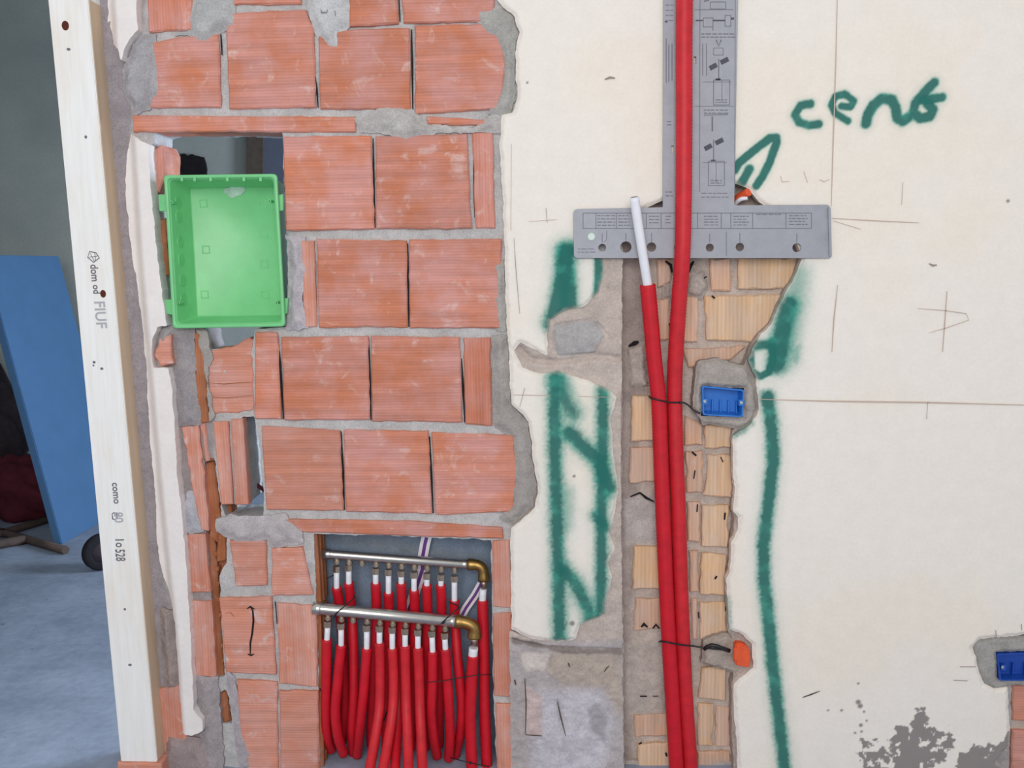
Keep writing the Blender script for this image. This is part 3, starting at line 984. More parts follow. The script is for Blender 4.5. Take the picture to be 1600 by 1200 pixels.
# ---- mortar smeared proud of the bricks
SM = [
    ([(296, -40), (365, -40), (366, 40), (352, 46), (336, 56), (318, 68), (303, 66), (300, 56), (270, 52), (292, 44)], 0.004, G(180, 180, 180)),
    ([(476, -40), (543, -40), (549, 10), (547, 38), (530, 52), (528, 76), (514, 74), (494, 58), (486, 42), (479, 22)], 0.001, G(200, 201, 203)),
    ([(744, 16), (764, 8), (786, 12), (803, 26), (808, 54), (803, 80), (804, 122), (806, 150), (799, 176), (782, 182), (764, 176), (776, 150), (787, 116), (784, 84), (770, 60), (746, 44)], 0.004, G(172, 170, 166)),
    ([(552, 184), (576, 178), (592, 166), (624, 160), (648, 172), (662, 190), (704, 198), (740, 199), (768, 176), (784, 176), (782, 208), (742, 206), (690, 206), (655, 214), (632, 222), (606, 208), (562, 206)], 0.004, G(186, 182, 180)),
    ([(203, 66), (222, 50), (238, 52), (241, 84), (245, 112), (242, 146), (228, 170), (206, 178), (190, 150), (186, 110)], -0.002, G(172, 170, 174)),
    ([(768, 412), (788, 404), (792, 520), (774, 516), (770, 480), (771, 440)], 0.006, G(172, 168, 164)),
    ([(767, 526), (792, 524), (798, 632), (816, 650), (826, 664), (831, 716), (837, 750), (838, 772), (832, 793), (815, 812), (798, 824), (780, 812), (798, 782), (802, 730), (800, 688), (770, 668), (770, 600)], 0.003, G(168, 162, 158)),
    ([(334, 812), (360, 806), (414, 808), (444, 804), (450, 812), (470, 830), (472, 850), (428, 858), (418, 846), (372, 850), (352, 842), (336, 832)], 0.006, G(186, 180, 182)),
    ([(443, 366), (474, 370), (478, 420), (470, 470), (482, 514), (446, 516), (446, 460), (450, 420)], 0.002, G(188, 182, 188)),
    ([(266, 514), (302, 512), (306, 600), (314, 664), (276, 668), (270, 590)], 0.008, G(158, 152, 154)),
    ([(304, 514), (322, 518), (330, 560), (322, 590), (334, 650), (326, 660), (322, 600), (312, 560)], 0.010, G(168, 162, 158)),
    ([(238, 528), (248, 513), (266, 511), (268, 540), (254, 546), (246, 558), (240, 552)], -0.010, G(168, 164, 164)),
    ([(290, 770), (302, 766), (316, 832), (292, 838), (284, 800)], 0.008, G(186, 186, 194)),
    ([(304, 1058), (338, 1060), (346, 1150), (350, 1260), (318, 1260), (310, 1150)], 0.006, G(166, 158, 160)),
    ([(256, 1150), (310, 1160), (334, 1200), (336, 1260), (246, 1260), (246, 1200)], -0.004, G(158, 144, 144)),
    ([(246, 952), (266, 958), (278, 1030), (276, 1080), (256, 1084), (248, 1020)], -0.002, G(160, 146, 142)),
    ([(350, 1040), (366, 1062), (384, 1150), (392, 1210), (372, 1200), (362, 1130)], 0.010, G(176, 168, 174)),
]
for i, (poly, y, c) in enumerate(SM):
    PY = y
    sheet('mortar_patch', [poly], [], y, 0.035, 0.0032, M_MORTAR, wall, (lambda c: lambda X, Z, s: np.zeros(X.shape + (3,)) + c)(c),
          lambda X, Z, s: 0.008 * (fbm(X, Z, .035, 5, 4) - .5) + max(.004, YK + .004 - PY) * smooth(-.030, .002, s), .006, .02, 20 + i)

# ---- plaster left on the door side corner, rounded like a bead
def bead(name, poly, ridge, Y, seed):
    rp = wpoly(ridge, Y)

    def rel(X, Z, s):
        order = np.argsort(rp[:, 1])
        cx = np.interp(Z, rp[order, 1], rp[order, 0])
        return smooth(0.0, .040, cx - X) * .030 + 0.003 * (fbm(X, Z, .04, seed, 3) - .5)
    base = G(240, 234, 232)
    return sheet(name, [poly], [], Y, 0.03, 0.003, M_PLASTER, wall, lambda X, Z, s: np.zeros(X.shape + (3,)) + base * (0.96 + .06 * fbm(X, Z, .05, seed, 3)[..., None]), rel, .003, .02, seed)


bead('corner_plaster', [(158, -300), (212, -300), (213, 20), (216, 46), (202, 62), (194, 78), (189, 96), (184, 76), (172, 66), (168, 48), (160, 30), (160, 0)], [(184, -300), (184, 0), (188, 100)], -0.008, 24)
bead('corner_plaster', [(198, 204), (214, 218), (232, 226), (236, 300), (242, 360), (248, 420), (256, 480), (260, 508), (246, 512), (237, 530), (237, 556), (240, 574), (262, 576), (267, 592), (272, 660), (277, 740), (284, 800), (292, 900), (298, 1000), (303, 1110), (316, 1126), (316, 1142), (300, 1150), (285, 1148), (280, 1100), (274, 1030), (270, 975), (262, 940), (246, 900), (238, 850), (236, 780), (228, 700), (223, 620), (222, 580), (214, 500), (204, 430), (196, 380), (188, 300), (190, 240)],
     [(214, 200), (226, 400), (240, 560), (252, 700), (266, 850), (282, 1000), (292, 1150)], -0.012, 26)

# ---- buff bricks of the channel
YY = 0.053
BF = [
    ([(1110, 404), (1141, 404), (1143, 455), (1112, 455)], 1), ([(1155, 402), (1252, 402), (1244, 425), (1226, 451), (1153, 452)], 0),
    ([(1101, 462), (1224, 461), (1212, 484), (1202, 506), (1186, 520), (1172, 533), (1104, 532)], 0),
    ([(1064, 462), (1091, 462), (1091, 534), (1060, 534)], 1), ([(1066, 545), (1166, 541), (1142, 562), (1110, 570), (1076, 574)], 1),
    ([(1070, 650), (1098, 664), (1098, 696), (1070, 696)], 1), ([(1101, 664), (1145, 664), (1141, 699), (1102, 701)], 0),
    ([(1071, 706), (1098, 706), (1098, 770), (1073, 770)], 1), ([(1106, 710), (1142, 712), (1146, 778), (1098, 775), (1106, 745)], 0),
    ([(1074, 785), (1095, 785), (1094, 848), (1075, 846)], 1), ([(1097, 790), (1139, 790), (1137, 856), (1096, 854)], 0),
    ([(1077, 862), (1091, 862), (1092, 925), (1078, 925)], 1), ([(1096, 865), (1135, 867), (1133, 931), (1094, 930)], 0),
    ([(1080, 936), (1090, 936), (1091, 1000), (1082, 1000)], 1), ([(1094, 942), (1135, 942), (1141, 986), (1128, 1002), (1094, 1000)], 0),
    ([(1098, 1045), (1135, 1044), (1134, 1096), (1091, 1091)], 0), ([(1091, 1100), (1116, 1103), (1113, 1166), (1091, 1165)], 0),
    ([(1120, 1104), (1140, 1106), (1142, 1166), (1118, 1166)], 1), ([(1090, 1175), (1140, 1175), (1140, 1280), (1090, 1280)], 1),
    ([(988, 618), (1024, 618), (1026, 690), (986, 690)], 0), ([(985, 700), (1028, 700), (1030, 752), (984, 756)], 1),
    ([(990, 855), (1032, 855), (1034, 921), (988, 921)], 0), ([(992, 936), (1036, 935), (1040, 982), (990, 986)], 1),
    ([(990, 1118), (1048, 1116), (1050, 1150), (992, 1152)], 1), ([(996, 1164), (1050, 1160), (1054, 1280), (1000, 1280)], 0),
    ([(1026, 404), (1050, 404), (1048, 440), (1028, 450)], 1),
    ([(1020, 470), (1046, 465), (1046, 530), (1022, 532)], 1),
]
for poly, k in BF:
    prism('brick', poly, YY + random.uniform(-.003, .004), .06, M_YELLOW2 if k else M_YELLOW, wall, jit=.0014, step=.02)
for poly in ([(1582, 1070), (1640, 1070), (1640, 1128), (1582, 1126)], [(1581, 1142), (1640, 1144), (1640, 1290), (1579, 1290)]):
    prism('brick', poly, 0.036, .06, M_BRICK_P, wall)
# dark voids and cracks in the buff bricks
VO = [([(1112, 462), (1117, 466)], .010), ([(982, 541), (992, 536), (998, 534)], .012), ([(1081, 706), (1088, 712)], .010), ([(1086, 735), (1084, 748)], .006), ([(1126, 714), (1130, 722)], .006), ([(1090, 788), (1089, 800)], .008), ([(1133, 801), (1132, 812)], .008), ([(1117, 905), (1120, 900)], .012), ([(1134, 946), (1134, 955)], .010), ([(1091, 956), (1092, 966)], .007), ([(985, 776), (1000, 770), (1010, 778), (1022, 784)], .007), ([(1002, 980), (1006, 975), (1012, 980)], .009), ([(1020, 982), (1025, 976), (1030, 982)], .009), ([(1000, 1088), (1011, 1088)], .008), ([(1020, 1088), (1029, 1088)], .006), ([(998, 1163), (1003, 1160)], .010), ([(1040, 1176), (1042, 1182)], .012), ([(1052, 556), (1057, 568)], .010)]
for pts, wd in VO:
    slot(pts, 0.047, wd, M_HOLE, wall, 'brick_void')

for pts, wd in [([(1040, 408), (1048, 414), (1050, 426)], .010), ([(1084, 408), (1076, 420), (1072, 436)], .012), ([(1092, 440), (1104, 432)], .007), ([(1046, 505), (1050, 520), (1048, 532)], .010), ([(1060, 500), (1066, 508), (1068, 524)], .008)]:
    slot(pts, 0.046, wd, M_HOLE, wall, 'brick_void')
for k_, (poly, y_) in enumerate([([(1078, 414), (1104, 420), (1110, 450), (1098, 470), (1074, 462), (1070, 436)], .040), ([(1034, 440), (1052, 446), (1052, 470), (1036, 468)], .044), ([(976, 540), (1012, 532), (1016, 606), (980, 612)], .050)]):
    sheet('mortar_patch', [poly], [], y_, .08, .003, M_MORTAR, wall, lambda X, Z, s: np.zeros(X.shape + (3,)) + G(184, 172, 164), lambda X, Z, s: .014 * (fbm(X, Z, .022, 12, 4) - .5) + .016 * smooth(-.02, 0, s), .006, .015, 51 + k_)
# mortar that beds the blue boxes and the orange stub
sheet('mortar_patch', [[(1086, 590), (1092, 566), (1120, 560), (1168, 572), (1180, 600), (1184, 640), (1176, 660), (1158, 672), (1140, 668), (1098, 664), (1084, 640)]], [[(1098, 603), (1163, 608), (1162, 652), (1098, 650)]], 0.012, 0.07, .003, M_MORTAR, wall,
      lambda X, Z, s: np.zeros(X.shape + (3,)) + G(170, 162, 156), lambda X, Z, s: .012 * (fbm(X, Z, .03, 5, 4) - .5) + .01 * smooth(-.012, 0, s), .005, .02, 45)
sheet('mortar_patch', [[(1518, 1014), (1530, 1000), (1560, 996), (1700, 990), (1700, 1072), (1582, 1072), (1556, 1080), (1538, 1070), (1528, 1045)]], [[(1558, 1020), (1660, 1018), (1660, 1066), (1560, 1064)]], 0.005, 0.05, .003, M_MORTAR, wall,
      lambda X, Z, s: np.zeros(X.shape + (3,)) + G(166, 162, 158), lambda X, Z, s: .010 * (fbm(X, Z, .03, 8, 4) - .5) + .008 * smooth(-.01, 0, s), .005, .02, 46)
sheet('mortar_patch', [[(1100, 1004), (1130, 992), (1156, 996), (1172, 1010), (1170, 1044), (1150, 1056), (1120, 1046), (1096, 1040)]], [], 0.022, 0.07, .003, M_MORTAR, wall,
      lambda X, Z, s: np.zeros(X.shape + (3,)) + G(174, 162, 152), lambda X, Z, s: .014 * (fbm(X, Z, .03, 8, 4) - .5) + .014 * smooth(-.012, 0, s), .006, .02, 47)

# ---- pencil setting-out lines drawn on the plaster
PEN = [([(801, 617), (860, 618)], 1.6, 0), ([(905, 619), (955, 621)], 1.4, 0), ([(1187, 624), (1300, 627), (1450, 629), (1602, 633)], 2.0, 0), ([(1309, -30), (1306, 100), (1302, 220), (1299, 322)], 1.5, 0), ([(1300, 341), (1370, 345), (1436, 348)], 1.5, 0), ([(1302, 345), (1345, 358)], 1.2, 0),
       ([(1309, 445), (1303, 500), (1300, 550)], 1.8, 0), ([(1480, 455), (1476, 510), (1473, 550)], 1.8, 0), ([(1434, 482), (1475, 485), (1510, 490), (1514, 500), (1480, 512), (1452, 520)], 1.0, 0), ([(1411, 285), (1409, 320)], 1.4, 0), ([(1450, 628), (1448, 655)], 1.4, 0), ([(853, 325), (855, 348)], 1.2, 1), ([(826, 346), (870, 343)], 1.0, 0),
       ([(803, 372), (806, 420), (812, 490)], 1.0, 1), ([(799, 225), (798, 360)], 1.0, 0), ([(1254, 1090), (1268, 1085), (1281, 1080)], 2.0, 2), ([(945, 124), (953, 121), (961, 122)], 4.0, 1), ([(1452, 412), (1458, 415), (1464, 414)], 3.0, 1), ([(1490, 1063), (1512, 1064)], 2.0, 1), ([(1500, 1042), (1525, 1042)], 1.6, 1), ([(1556, 985), (1557, 998)], 2.0, 1), ([(1596, 975), (1597, 985)], 1.6, 1), ([(820, 606), (812, 636)], 1.2, 1), ([(1256, 268), (1262, 285)], 1.2, 0), ([(1220, 275), (1222, 284), (1234, 283)], 1.0, 0), ([(1280, 280), (1288, 284), (1296, 280)], 1.0, 0)]
PM = {0: M_PENCIL, 1: M_PENCILD, 2: M_BLACK}
for pts, wpx, k in PEN:
    slot(pts, -0.0026, wpx * PXM, PM[k], wall, 'pencil_mark')
# small pencilled mark on the pale mortar
for pts in ([(501, 15), (503, 20), (507, 19), (510, 20), (512, 15)], [(523, 16), (524, 25)]):
    slot(pts, -0.004, .003, M_STAMP, wall, 'pencil_mark')

sheet('mortar_patch', [[(972, 1188), (1155, 1190), (1155, 1240), (972, 1240)]], [], 0.057, 0.12, .004, M_MORTAR, wall,
      lambda X, Z, s: np.zeros(X.shape + (3,)) + G(190, 178, 170), lambda X, Z, s: .014 * (fbm(X, Z, .03, 8, 4) - .5), .004, .02, 49)

# ------------------------------------------------------------------ timber of the doorway
prism('brick', [(183, 1192), (252, 1194), (254, 1216), (182, 1214)], -0.05, 0.18, M_BRICK_P, wall)
tim = thing('timber_post', 'white washed timber post with stamps, upright at the edge of the doorway', 'timber', P(217, 1191, -.03))
quadblock('post', [(189, 1190), (245, 1192), (137, -2), (75, -2)][::1] and [(66, -100), (128, -100), (137, 0), (245, 1191), (189, 1190), (75, 0)], -0.042, 0.13, M_TIMBER, tim, .002)
e0, e1 = P(137, -2, -.041), P(245, 1190, -.041)
V = [(e0.x + .0012, -.036, e0.z), (e0.x + .0012, .080, e0.z), (e1.x + .0012, .080, e1.z), (e1.x + .0012, -.036, e1.z)]
V += [(x - .004, y, z) for x, y, z in V]
link('tan_edge', mesh_from('tan_edge', V, [(0, 1, 2, 3), (7, 6, 5, 4), (0, 4, 5, 1), (1, 5, 6, 2), (2, 6, 7, 3), (3, 7, 4, 0)], M_TIMBER_SIDE), tim)  # right side of the post, coloured tan and darker than the front
for (x, y, rx, ry) in ((102, 40, 5.5, 7), (161, 459, 4.5, 6), (134, 214, 2, 2.5), (107, 77, 3, 2), (147, 566, 2.5, 2), (159, 576, 2.5, 2), (146, 571, 1.5, 1.5), (195, 952, 2, 2), (203, 1039, 3, 2), (199, 615, 2.5, 3)):
    c = P(x, y, -.0425)
    V = [(c.x + rx * PXM * math.cos(a), -.0427, c.z + ry * PXM * math.sin(a)) for a in np.linspace(0, 2 * math.pi, 14, endpoint=False)] if x < 198 or y > 620 else [(c.x + rx * PXM * math.cos(a), -.0427, c.z + ry * PXM * math.sin(a)) for a in np.linspace(0, 2 * math.pi, 14, endpoint=False)]
    V2 = [(a, b + .002, d) for a, b, d in V]
    n = len(V)
    if (x, y) == (199, 615): continue
    link('knot', mesh_from('knot', V + V2, [tuple(range(n))] + [(i, i + n, (i + 1) % n + n, (i + 1) % n) for i in range(n)], M_KNOT if rx > 4 else M_STAMP), tim)


def stamp(body, px, py, size_px, mat, parent, name='stamp', squeeze=1.0, Y=-.0428):
    cu = bpy.data.curves.new(name, 'FONT')
    cu.body = body
    cu.size = size_px * PXM
    cu.extrude = .0003
    cu.offset = .0004
    cu.space_character = 1.0
    cu.resolution_u = 3
    tmp = bpy.data.objects.new(name, cu)
    COL.objects.link(tmp)
    dg = bpy.context.evaluated_depsgraph_get()
    me = bpy.data.meshes.new_from_object(tmp.evaluated_get(dg))
    bpy.data.objects.remove(tmp)
    o = P(px, py, Y)
    dn = (P(px + 9.3, py + 100, Y) - o).normalized()   # the post's own downward direction
    ac = Vector((-dn.z, 0, dn.x)) * 1.0
    if ac.x < 0: ac = -ac
    nrm = dn.cross(ac)
    me.transform(Matrix(((dn.x * squeeze, ac.x, nrm.x, o.x), (dn.y * squeeze, ac.y, nrm.y, o.y), (dn.z * squeeze, ac.z, nrm.z, o.z), (0, 0, 0, 1))))
    me.materials.clear()
    me.materials.append(mat)
    return link(name, me, parent)


stamp('dom', 141, 413, 17, M_STAMP, tim, squeeze=.86)
stamp('od', 145, 445, 15, M_STAMP, tim, squeeze=.9)
stamp('FIUF', 147, 470, 24, M_STAMPL, tim, squeeze=.95)
stamp('como', 175, 754, 16, M_STAMP, tim, squeeze=.95)
stamp('80', 178, 800, 20, M_STAMPL, tim, squeeze=.9)
stamp('1o', 180, 840, 20, M_STAMP, tim, squeeze=.8)
stamp('528', 180, 858, 22, M_STAMP, tim, squeeze=.62)
# house-shaped emblem above the first stamp: an outline with a bar across
for pts in ([(138, 399), (137, 402), (146, 410), (155, 403), (150, 395), (140, 393), (138, 399)], [(141, 396), (147, 408)], [(148, 395), (149, 407)], [(139, 402), (152, 400)]):
    slot(pts, -.0428, .0028, M_STAMP, tim, 'emblem')
slot([(175, 803), (178, 801), (182, 803), (183, 808), (180, 812), (176, 811), (175, 803)], -.0428, .0035, M_STAMP, tim, 'emblem')

# ------------------------------------------------------------------ green junction box
gb = thing('junction_box', 'open bright green plastic junction box set in the brick wall', 'box', P(352, 512, 0.0))
GY0, GD = -0.012, 0.118
rim = [P(258, 276, GY0), P(430, 274, GY0), P(443, 508, GY0), (P(272, 511, GY0))]
cx = sum((p for p in rim), Vector()) / 4
def ring(scale_in, dy):
    out = []
    for p in rim:
        sx, sz = (1 if p.x < cx.x else -1), (1 if p.z < cx.z else -1)
        out.append(Vector((p.x + sx * scale_in, GY0 + dy, p.z + sz * scale_in)))
    return out
def rounded(q, r, n=4):
    out = []
    for i in range(4):
        a, b, c = q[i - 1], q[i], q[(i + 1) % 4]
        d1, d2 = (a - b).normalized(), (c - b).normalized()
        s0, s1 = b + d1 * r, b + d2 * r
        for k in range(n + 1):
            t = k / n
            out.append(s0 * (1 - t) ** 2 + b * 2 * t * (1 - t) + s1 * t * t)
    return out
prof = [(0.010, .112), (0.004, .030), (0.0, .028), (0.0, .012), (-.004, .010), (-.004, .001), (-.002, 0), (.004, 0), (.005, .001), (.005, .006), (.0075, .006), (.0085, .010), (.020, GD - .004), (.023, GD - .001)]
V, F = [], []
for a, b in prof: V += rounded(ring(a, b), .012 if b < GD - .01 else .008)
n = 20
for k in range(len(prof) - 1):
    for i in range(n):
        j = (i + 1) % n
        F.append((k * n + i, k * n + j, (k + 1) * n + j, (k + 1) * n + i))
F.append(tuple(range((len(prof) - 1) * n, len(prof) * n)))
me = mesh_from('shell', V, F, M_GREEN, True)
bm = bmesh.new(); bm.from_mesh(me); bmesh.ops.recalc_face_normals(bm, faces=bm.faces); bm.to_mesh(me); bm.free()
me.shade_smooth()
sh = link('shell', me, gb)
def green_block(name, q, Y, dp, bevel=.001): return quadblock(name, q, Y, dp, M_GREEN, gb, bevel)
green_block('fixing_tab', [(247, 304), (259, 304), (260, 330), (249, 330)], 0.002, .012)
green_block('fixing_tab', [(430, 306), (442, 303), (442, 329), (432, 330)], 0.002, .012)
green_block('fixing_tab', [(257, 468), (269, 468), (270, 492), (259, 490)], 0.002, .012)
green_block('fixing_tab', [(440, 466), (450, 466), (448, 490), (441, 492)], 0.002, .012)
for x in (282, 302, 327, 353, 379, 405):   # notches moulded along the top rim
    green_block('rim_clip', [(x, 277), (x + 4, 277), (x + 4, 283), (x, 283)], GY0 - .0015, .004, .0004)
# knock-out rings moulded on the left and right walls and the base
LW = lambda t, d: (ring(.0085 + (.0115) * (d / GD), d)[0].lerp(ring(.0085 + .0115 * (d / GD), d)[3], t))
for t in (.14, .24, .42, .55, .70, .84):
    p = LW(t, .045)
    disc_cyl('knockout', p - Vector((.002, 0, 0)), (1, -.08, 0), .017, .0032, M_GREEN, gb, 18, .0006)
backY = GY0 + GD
for (x, y) in ((410, 318), (412, 365), (413, 412), (414, 460), (318, 318), (320, 460), (322, 390)):
    c = P(x, y, backY - .001)
    s = .011
    o = [(c.x + s * a, c.z + s * b) for a, b in ((-1, -1), (1, -1), (1, 1), (-1, 1))]
    i_ = [(c.x + .8 * s * a, c.z + .8 * s * b) for a, b in ((-1, -1), (1, -1), (1, 1), (-1, 1))]
    flat_plate('moulded_square', [o, i_], backY - .0022, .002, M_GREEN, gb, .0002)
for (x, y) in ((268, 316), (421, 314), (279, 473), (432, 473)):
    disc_cyl('screw_boss', P(x, y, GY0 + .004), (0, 1, 0), .0045, .03, M_GREEN, gb, 14)
    disc_cyl('screw_hole', P(x, y, GY0 + .0036), (0, 1, 0), .0018, .002, M_HOLE, gb, 10, .0002)
# smear of pale mortar on the back
sheet('mortar_smear', [[(350, 298), (362, 288), (378, 285), (384, 296), (374, 306), (358, 310)]], [], backY - .004, backY, .003, M_RENDER, gb, lambda X, Z, s: np.zeros(X.shape + (3,)) + G(186, 214, 200), None, .006, .012, 50)

# ------------------------------------------------------------------ manifolds
ORD = ['first', 'second', 'third', 'fourth', 'fifth', 'sixth', 'seventh', 'eighth', 'ninth']


def manifold(name, label, a, b, Y, r, xs, drop, elbow_pts, rb):
    t = thing(name, label, 'manifold', P(a[0], a[1], Y))
    A, B = P(a[0], a[1], Y), P(b[0], b[1], Y)
    d = (B - A).normalized()
    L = (B - A).length
    line = [A, A + d * .001, A + d * .022, A + d * .024, A + d * .026, B - d * .022, B - d * .02, B]
    rr = [r * .9, r * 1.10, r * 1.10, r * 1.02, r * .96, r * .96, r * 1.06, r * 1.06]
    V, F = tube_vf(line, lambda i: rr[i], 20)
    me = mesh_from('bar', V, F, M_NICKEL, False)
    me.shade_auto_smooth() if hasattr(me, 'shade_auto_smooth') else None
    for p in me.polygons: p.use_smooth = True
    link('bar', me, t)
    ep = [B] + [P(x, y, Y) for x, y in elbow_pts]
    tube('elbow', [B - d * .004] + ep[1:], rb, M_BRASS, t, 16, .006, rfun=lambda i, n: rb * (1.12 if i < 3 or i > n - 4 else 1.0))
    tube('union_nut', [ep[-1] + Vector((0, 0, .004)), ep[-1] - Vector((0, 0, .022))], rb * .62, M_FITTING, t, 6, .03)
    for x in xs:
        f = (x - a[0]) / (b[0] - a[0])
        c = A + d * (L * f)
        c.x = P(x, a[1], Y).x
        line = [c + Vector((0, 0, -r * .8)), c + Vector((0, 0, -r * 1.15)), c + Vector((0, 0, -r * 1.16)), c + Vector((0, 0, -r * 1.16 - drop * .45)), c + Vector((0, 0, -r * 1.17 - drop * .45)), c + Vector((0, 0, -r * 1.16 - drop * .62))]
        q = [.0075, .0075, .0098, .0098, .007, .007]
        V, F = tube_vf(line, lambda i: q[i], 12)
        link('outlet', mesh_from('outlet', V, F, M_FITTING, False), t)
    return t, A, d, L


YU, YLo = 0.070, 0.022
up, uA, ud, uL = manifold('manifold', 'nickel plated upper manifold bar with brass elbow inside the niche', (504, 865), (733, 882), YU, .0135, [526, 545, 565, 587, 607, 627, 647, 667, 689, 710], .020,
                          [(746, 883), (754, 889), (756, 900), (756, 907)], .0155)
lo, lA, ld, lL = manifold('manifold', 'thicker nickel plated lower manifold bar with brass elbow inside the niche', (489, 950), (714, 971), YLo, .0178, [512, 533, 551, 573, 593, 613, 633, 653, 675, 695], .020,
                          [(728, 973), (740, 980), (741, 992), (741, 996)], .018)


def pipe(label, group, white, red, rw=.0085, rr=.0145, nut=True, mat=M_RED, rib=.0005):
    """one heating pipe: white core, red sheath, compression nut; paths are (px, py, Y)"""
    W_ = [P(*q) for q in white]
    R_ = [P(*q) for q in red]
    if R_[-1].y < -.15:   # runs on across the floor
        e_ = R_[-1]
        e_.z = max(e_.z, .022)
        sx_ = (e_ - R_[-3]).x
        R_ += [Vector((e_.x + sx_ * .6, e_.y - .14, .017)), Vector((e_.x + sx_ * 2.2, e_.y - .55, .016))]
    t = thing('heating_pipe', label, 'pipe', W_[0], group)
    tube('white_core', W_ + [R_[0] + (R_[1] - R_[0]).normalized() * .03], rw, M_WPIPE, t, 12, .02)
    tube('sheath', R_, rr, mat, t, 14, .0045, rib)
    if nut:
        a = W_[0]
        dn = (W_[1] - W_[0]).normalized()
        l = [a - dn * .014, a - dn * .013, a + dn * .004, a + dn * .005]
        q = [.0095, .0118, .0118, .0105]
        V, F = tube_vf(l, lambda i: q[i], 6)
        link('compression_nut', mesh_from('compression_nut', V, F, M_FITTING), t)
    return t


LOW = [
    (512, 977, [(511, 999, .022), (510, 1050, .024), (509, 1110, .030), (511, 1150, .045), (518, 1172, .085)]),
    (533, 980, [(533, 1008, .022), (528, 1060, .022), (524, 1110, .022), (528, 1150, .028), (537, 1178, .058)]),
    (573, 983, [(573, 1013, .022), (570, 1060, .022), (566, 1105, .022), (562, 1145, .030), (558, 1180, .075)]),
    (593, 984, [(593, 1004, .022), (594, 1055, .019), (593, 1105, .002), (586, 1155, -.045), (577, 1205, -.115), (563, 1278, -.22)]),
    (613, 986, [(613, 1013, .022), (615, 1055, .019), (614, 1105, .000), (607, 1155, -.050), (598, 1205, -.12), (588, 1278, -.22)]),
    (633, 988, [(633, 1009, .022), (634, 1055, .019), (635, 1105, .000), (637, 1155, -.050), (638, 1205, -.12), (639, 1278, -.22)]),
    (653, 990, [(653, 1012, .022), (655, 1055, .019), (656, 1105, .002), (658, 1155, -.045), (660, 1205, -.115), (663, 1278, -.22)]),
    (675, 992, [(676, 1018, .022), (676, 1060, .022), (674, 1110, .022), (677, 1150, .030), (683, 1182, .058)]),
    (695, 995, [(696, 1014, .022), (699, 1060, .022), (702, 1110, .022), (703, 1155, .032), (701, 1186, .055)]),
]
for i, (x, y0, red) in enumerate(LOW):
    where = {0: 'first from the left', 8: 'next to its elbow'}.get(i, ORD[i] + ' from the left')
    k = 'curving out' if 3 <= i <= 6 else 'bending back'
    pipe('red heating pipe on the lower manifold, %s, %s' % (where, k), 'pipes on the lower manifold', [(x, y0, YLo), red[0]], red, mat=M_REDDUSTY if 3 <= i <= 6 else M_RED)
UPP = [
    (526, 891, 918, [(532, 960, .086), (538, 1060, .092), (538, 1120, .098), (534, 1160, .108)]),
    (545, 889, 911, [(549, 950, .084), (552, 1000, .068), (553, 1080, .052), (550, 1140, .055), (552, 1178, .100)]),
    (587, 894, 911, [(588, 960, .082), (584, 1060, .085), (580, 1130, .09), (580, 1165, .10)]),
    (607, 896, 926, [(608, 960, .082), (606, 1060, .088), (604, 1130, .092), (603, 1170, .10)]),
    (627, 898, 911, [(628, 960, .080), (625, 1040, .066), (623, 1100, .044), (620, 1150, -.01), (617, 1205, -.11), (613, 1280, -.22)]),
    (647, 900, 922, [(648, 960, .082), (645, 1060, .088), (643, 1130, .092), (642, 1170, .10)]),
    (667, 902, 914, [(668, 960, .082), (666, 1060, .088), (664, 1130, .092), (664, 1170, .10)]),
    (689, 904, 914, [(690, 960, .086), (687, 1060, .098), (686, 1130, .110), (686, 1165, .118)]),
    (710, 906, 938, [(711, 970, .075), (715, 1030, .050), (721, 1090, .042), (720, 1140, .050), (712, 1180, .09)]),
]
for i, (x, y0, ys, red) in enumerate(UPP):
    where = {0: 'first from the left', 8: 'next to its elbow'}.get(i, ORD[i] + ' from the left')
    pipe('red heating pipe on the upper manifold, %s' % where, 'pipes on the upper manifold', [(x, y0, YU), (x, ys, YU)], [(x, ys, YU)] + red)
pipe('thick red supply pipe below the upper brass elbow, along the right side of the niche', None, [(755, 920, YU), (754, 938, YU)], [(754, 938, YU), (756, 1020, .06), (757, 1100, .05), (760, 1180, .045), (764, 1290, .04)], .0105, .0165, False, rib=.0007)
pipe('thick red supply pipe below the lower brass elbow, with a white collar', None, [(740, 1012, YLo), (739, 1022, YLo)], [(739, 1024, YLo), (736, 1080, .022), (735, 1130, .022), (737, 1200, .02), (740, 1290, .02)], .0135, .0165, False, rib=.0007)


def tie(label, pts, r=.0014, head=None):
    t = thing('cable_tie', label, 'cable tie', P(*pts[0]))
    tube('strap', [P(*q) for q in pts], r, M_BLACK, t, 8, .006)
    h = P(*(head or pts[0]))
    box('head', (h.x, h.y, h.z), .006, .005, .007, M_BLACK, t, .0008, 1)
    return t


tie('black cable tie slung over the left end of the lower manifold bar', [(522, 965, .006), (528, 956, -.002), (540, 946, .002), (553, 934, .03), (553, 930, .055)], .0018, (524, 963, .004))
tie('black cable tie slung over the right end of the lower manifold bar', [(689, 975, .006), (698, 966, -.001), (710, 955, .002), (717, 948, .025), (702, 941, .052)], .0018, (692, 973, .003))
tie('black cable tie drawn across the pipes near the two supply pipes', [(668, 1066, .008), (690, 1064, .006), (720, 1059, .003), (745, 1055, .0035), (768, 1054, .03)], .0014, (727, 1058, .002))
tie('black cable tie lying at the foot of the supply pipes', [(694, 1182, .06), (715, 1187, .01), (735, 1192, .002), (764, 1198, .02)], .0014, (735, 1192, .001))
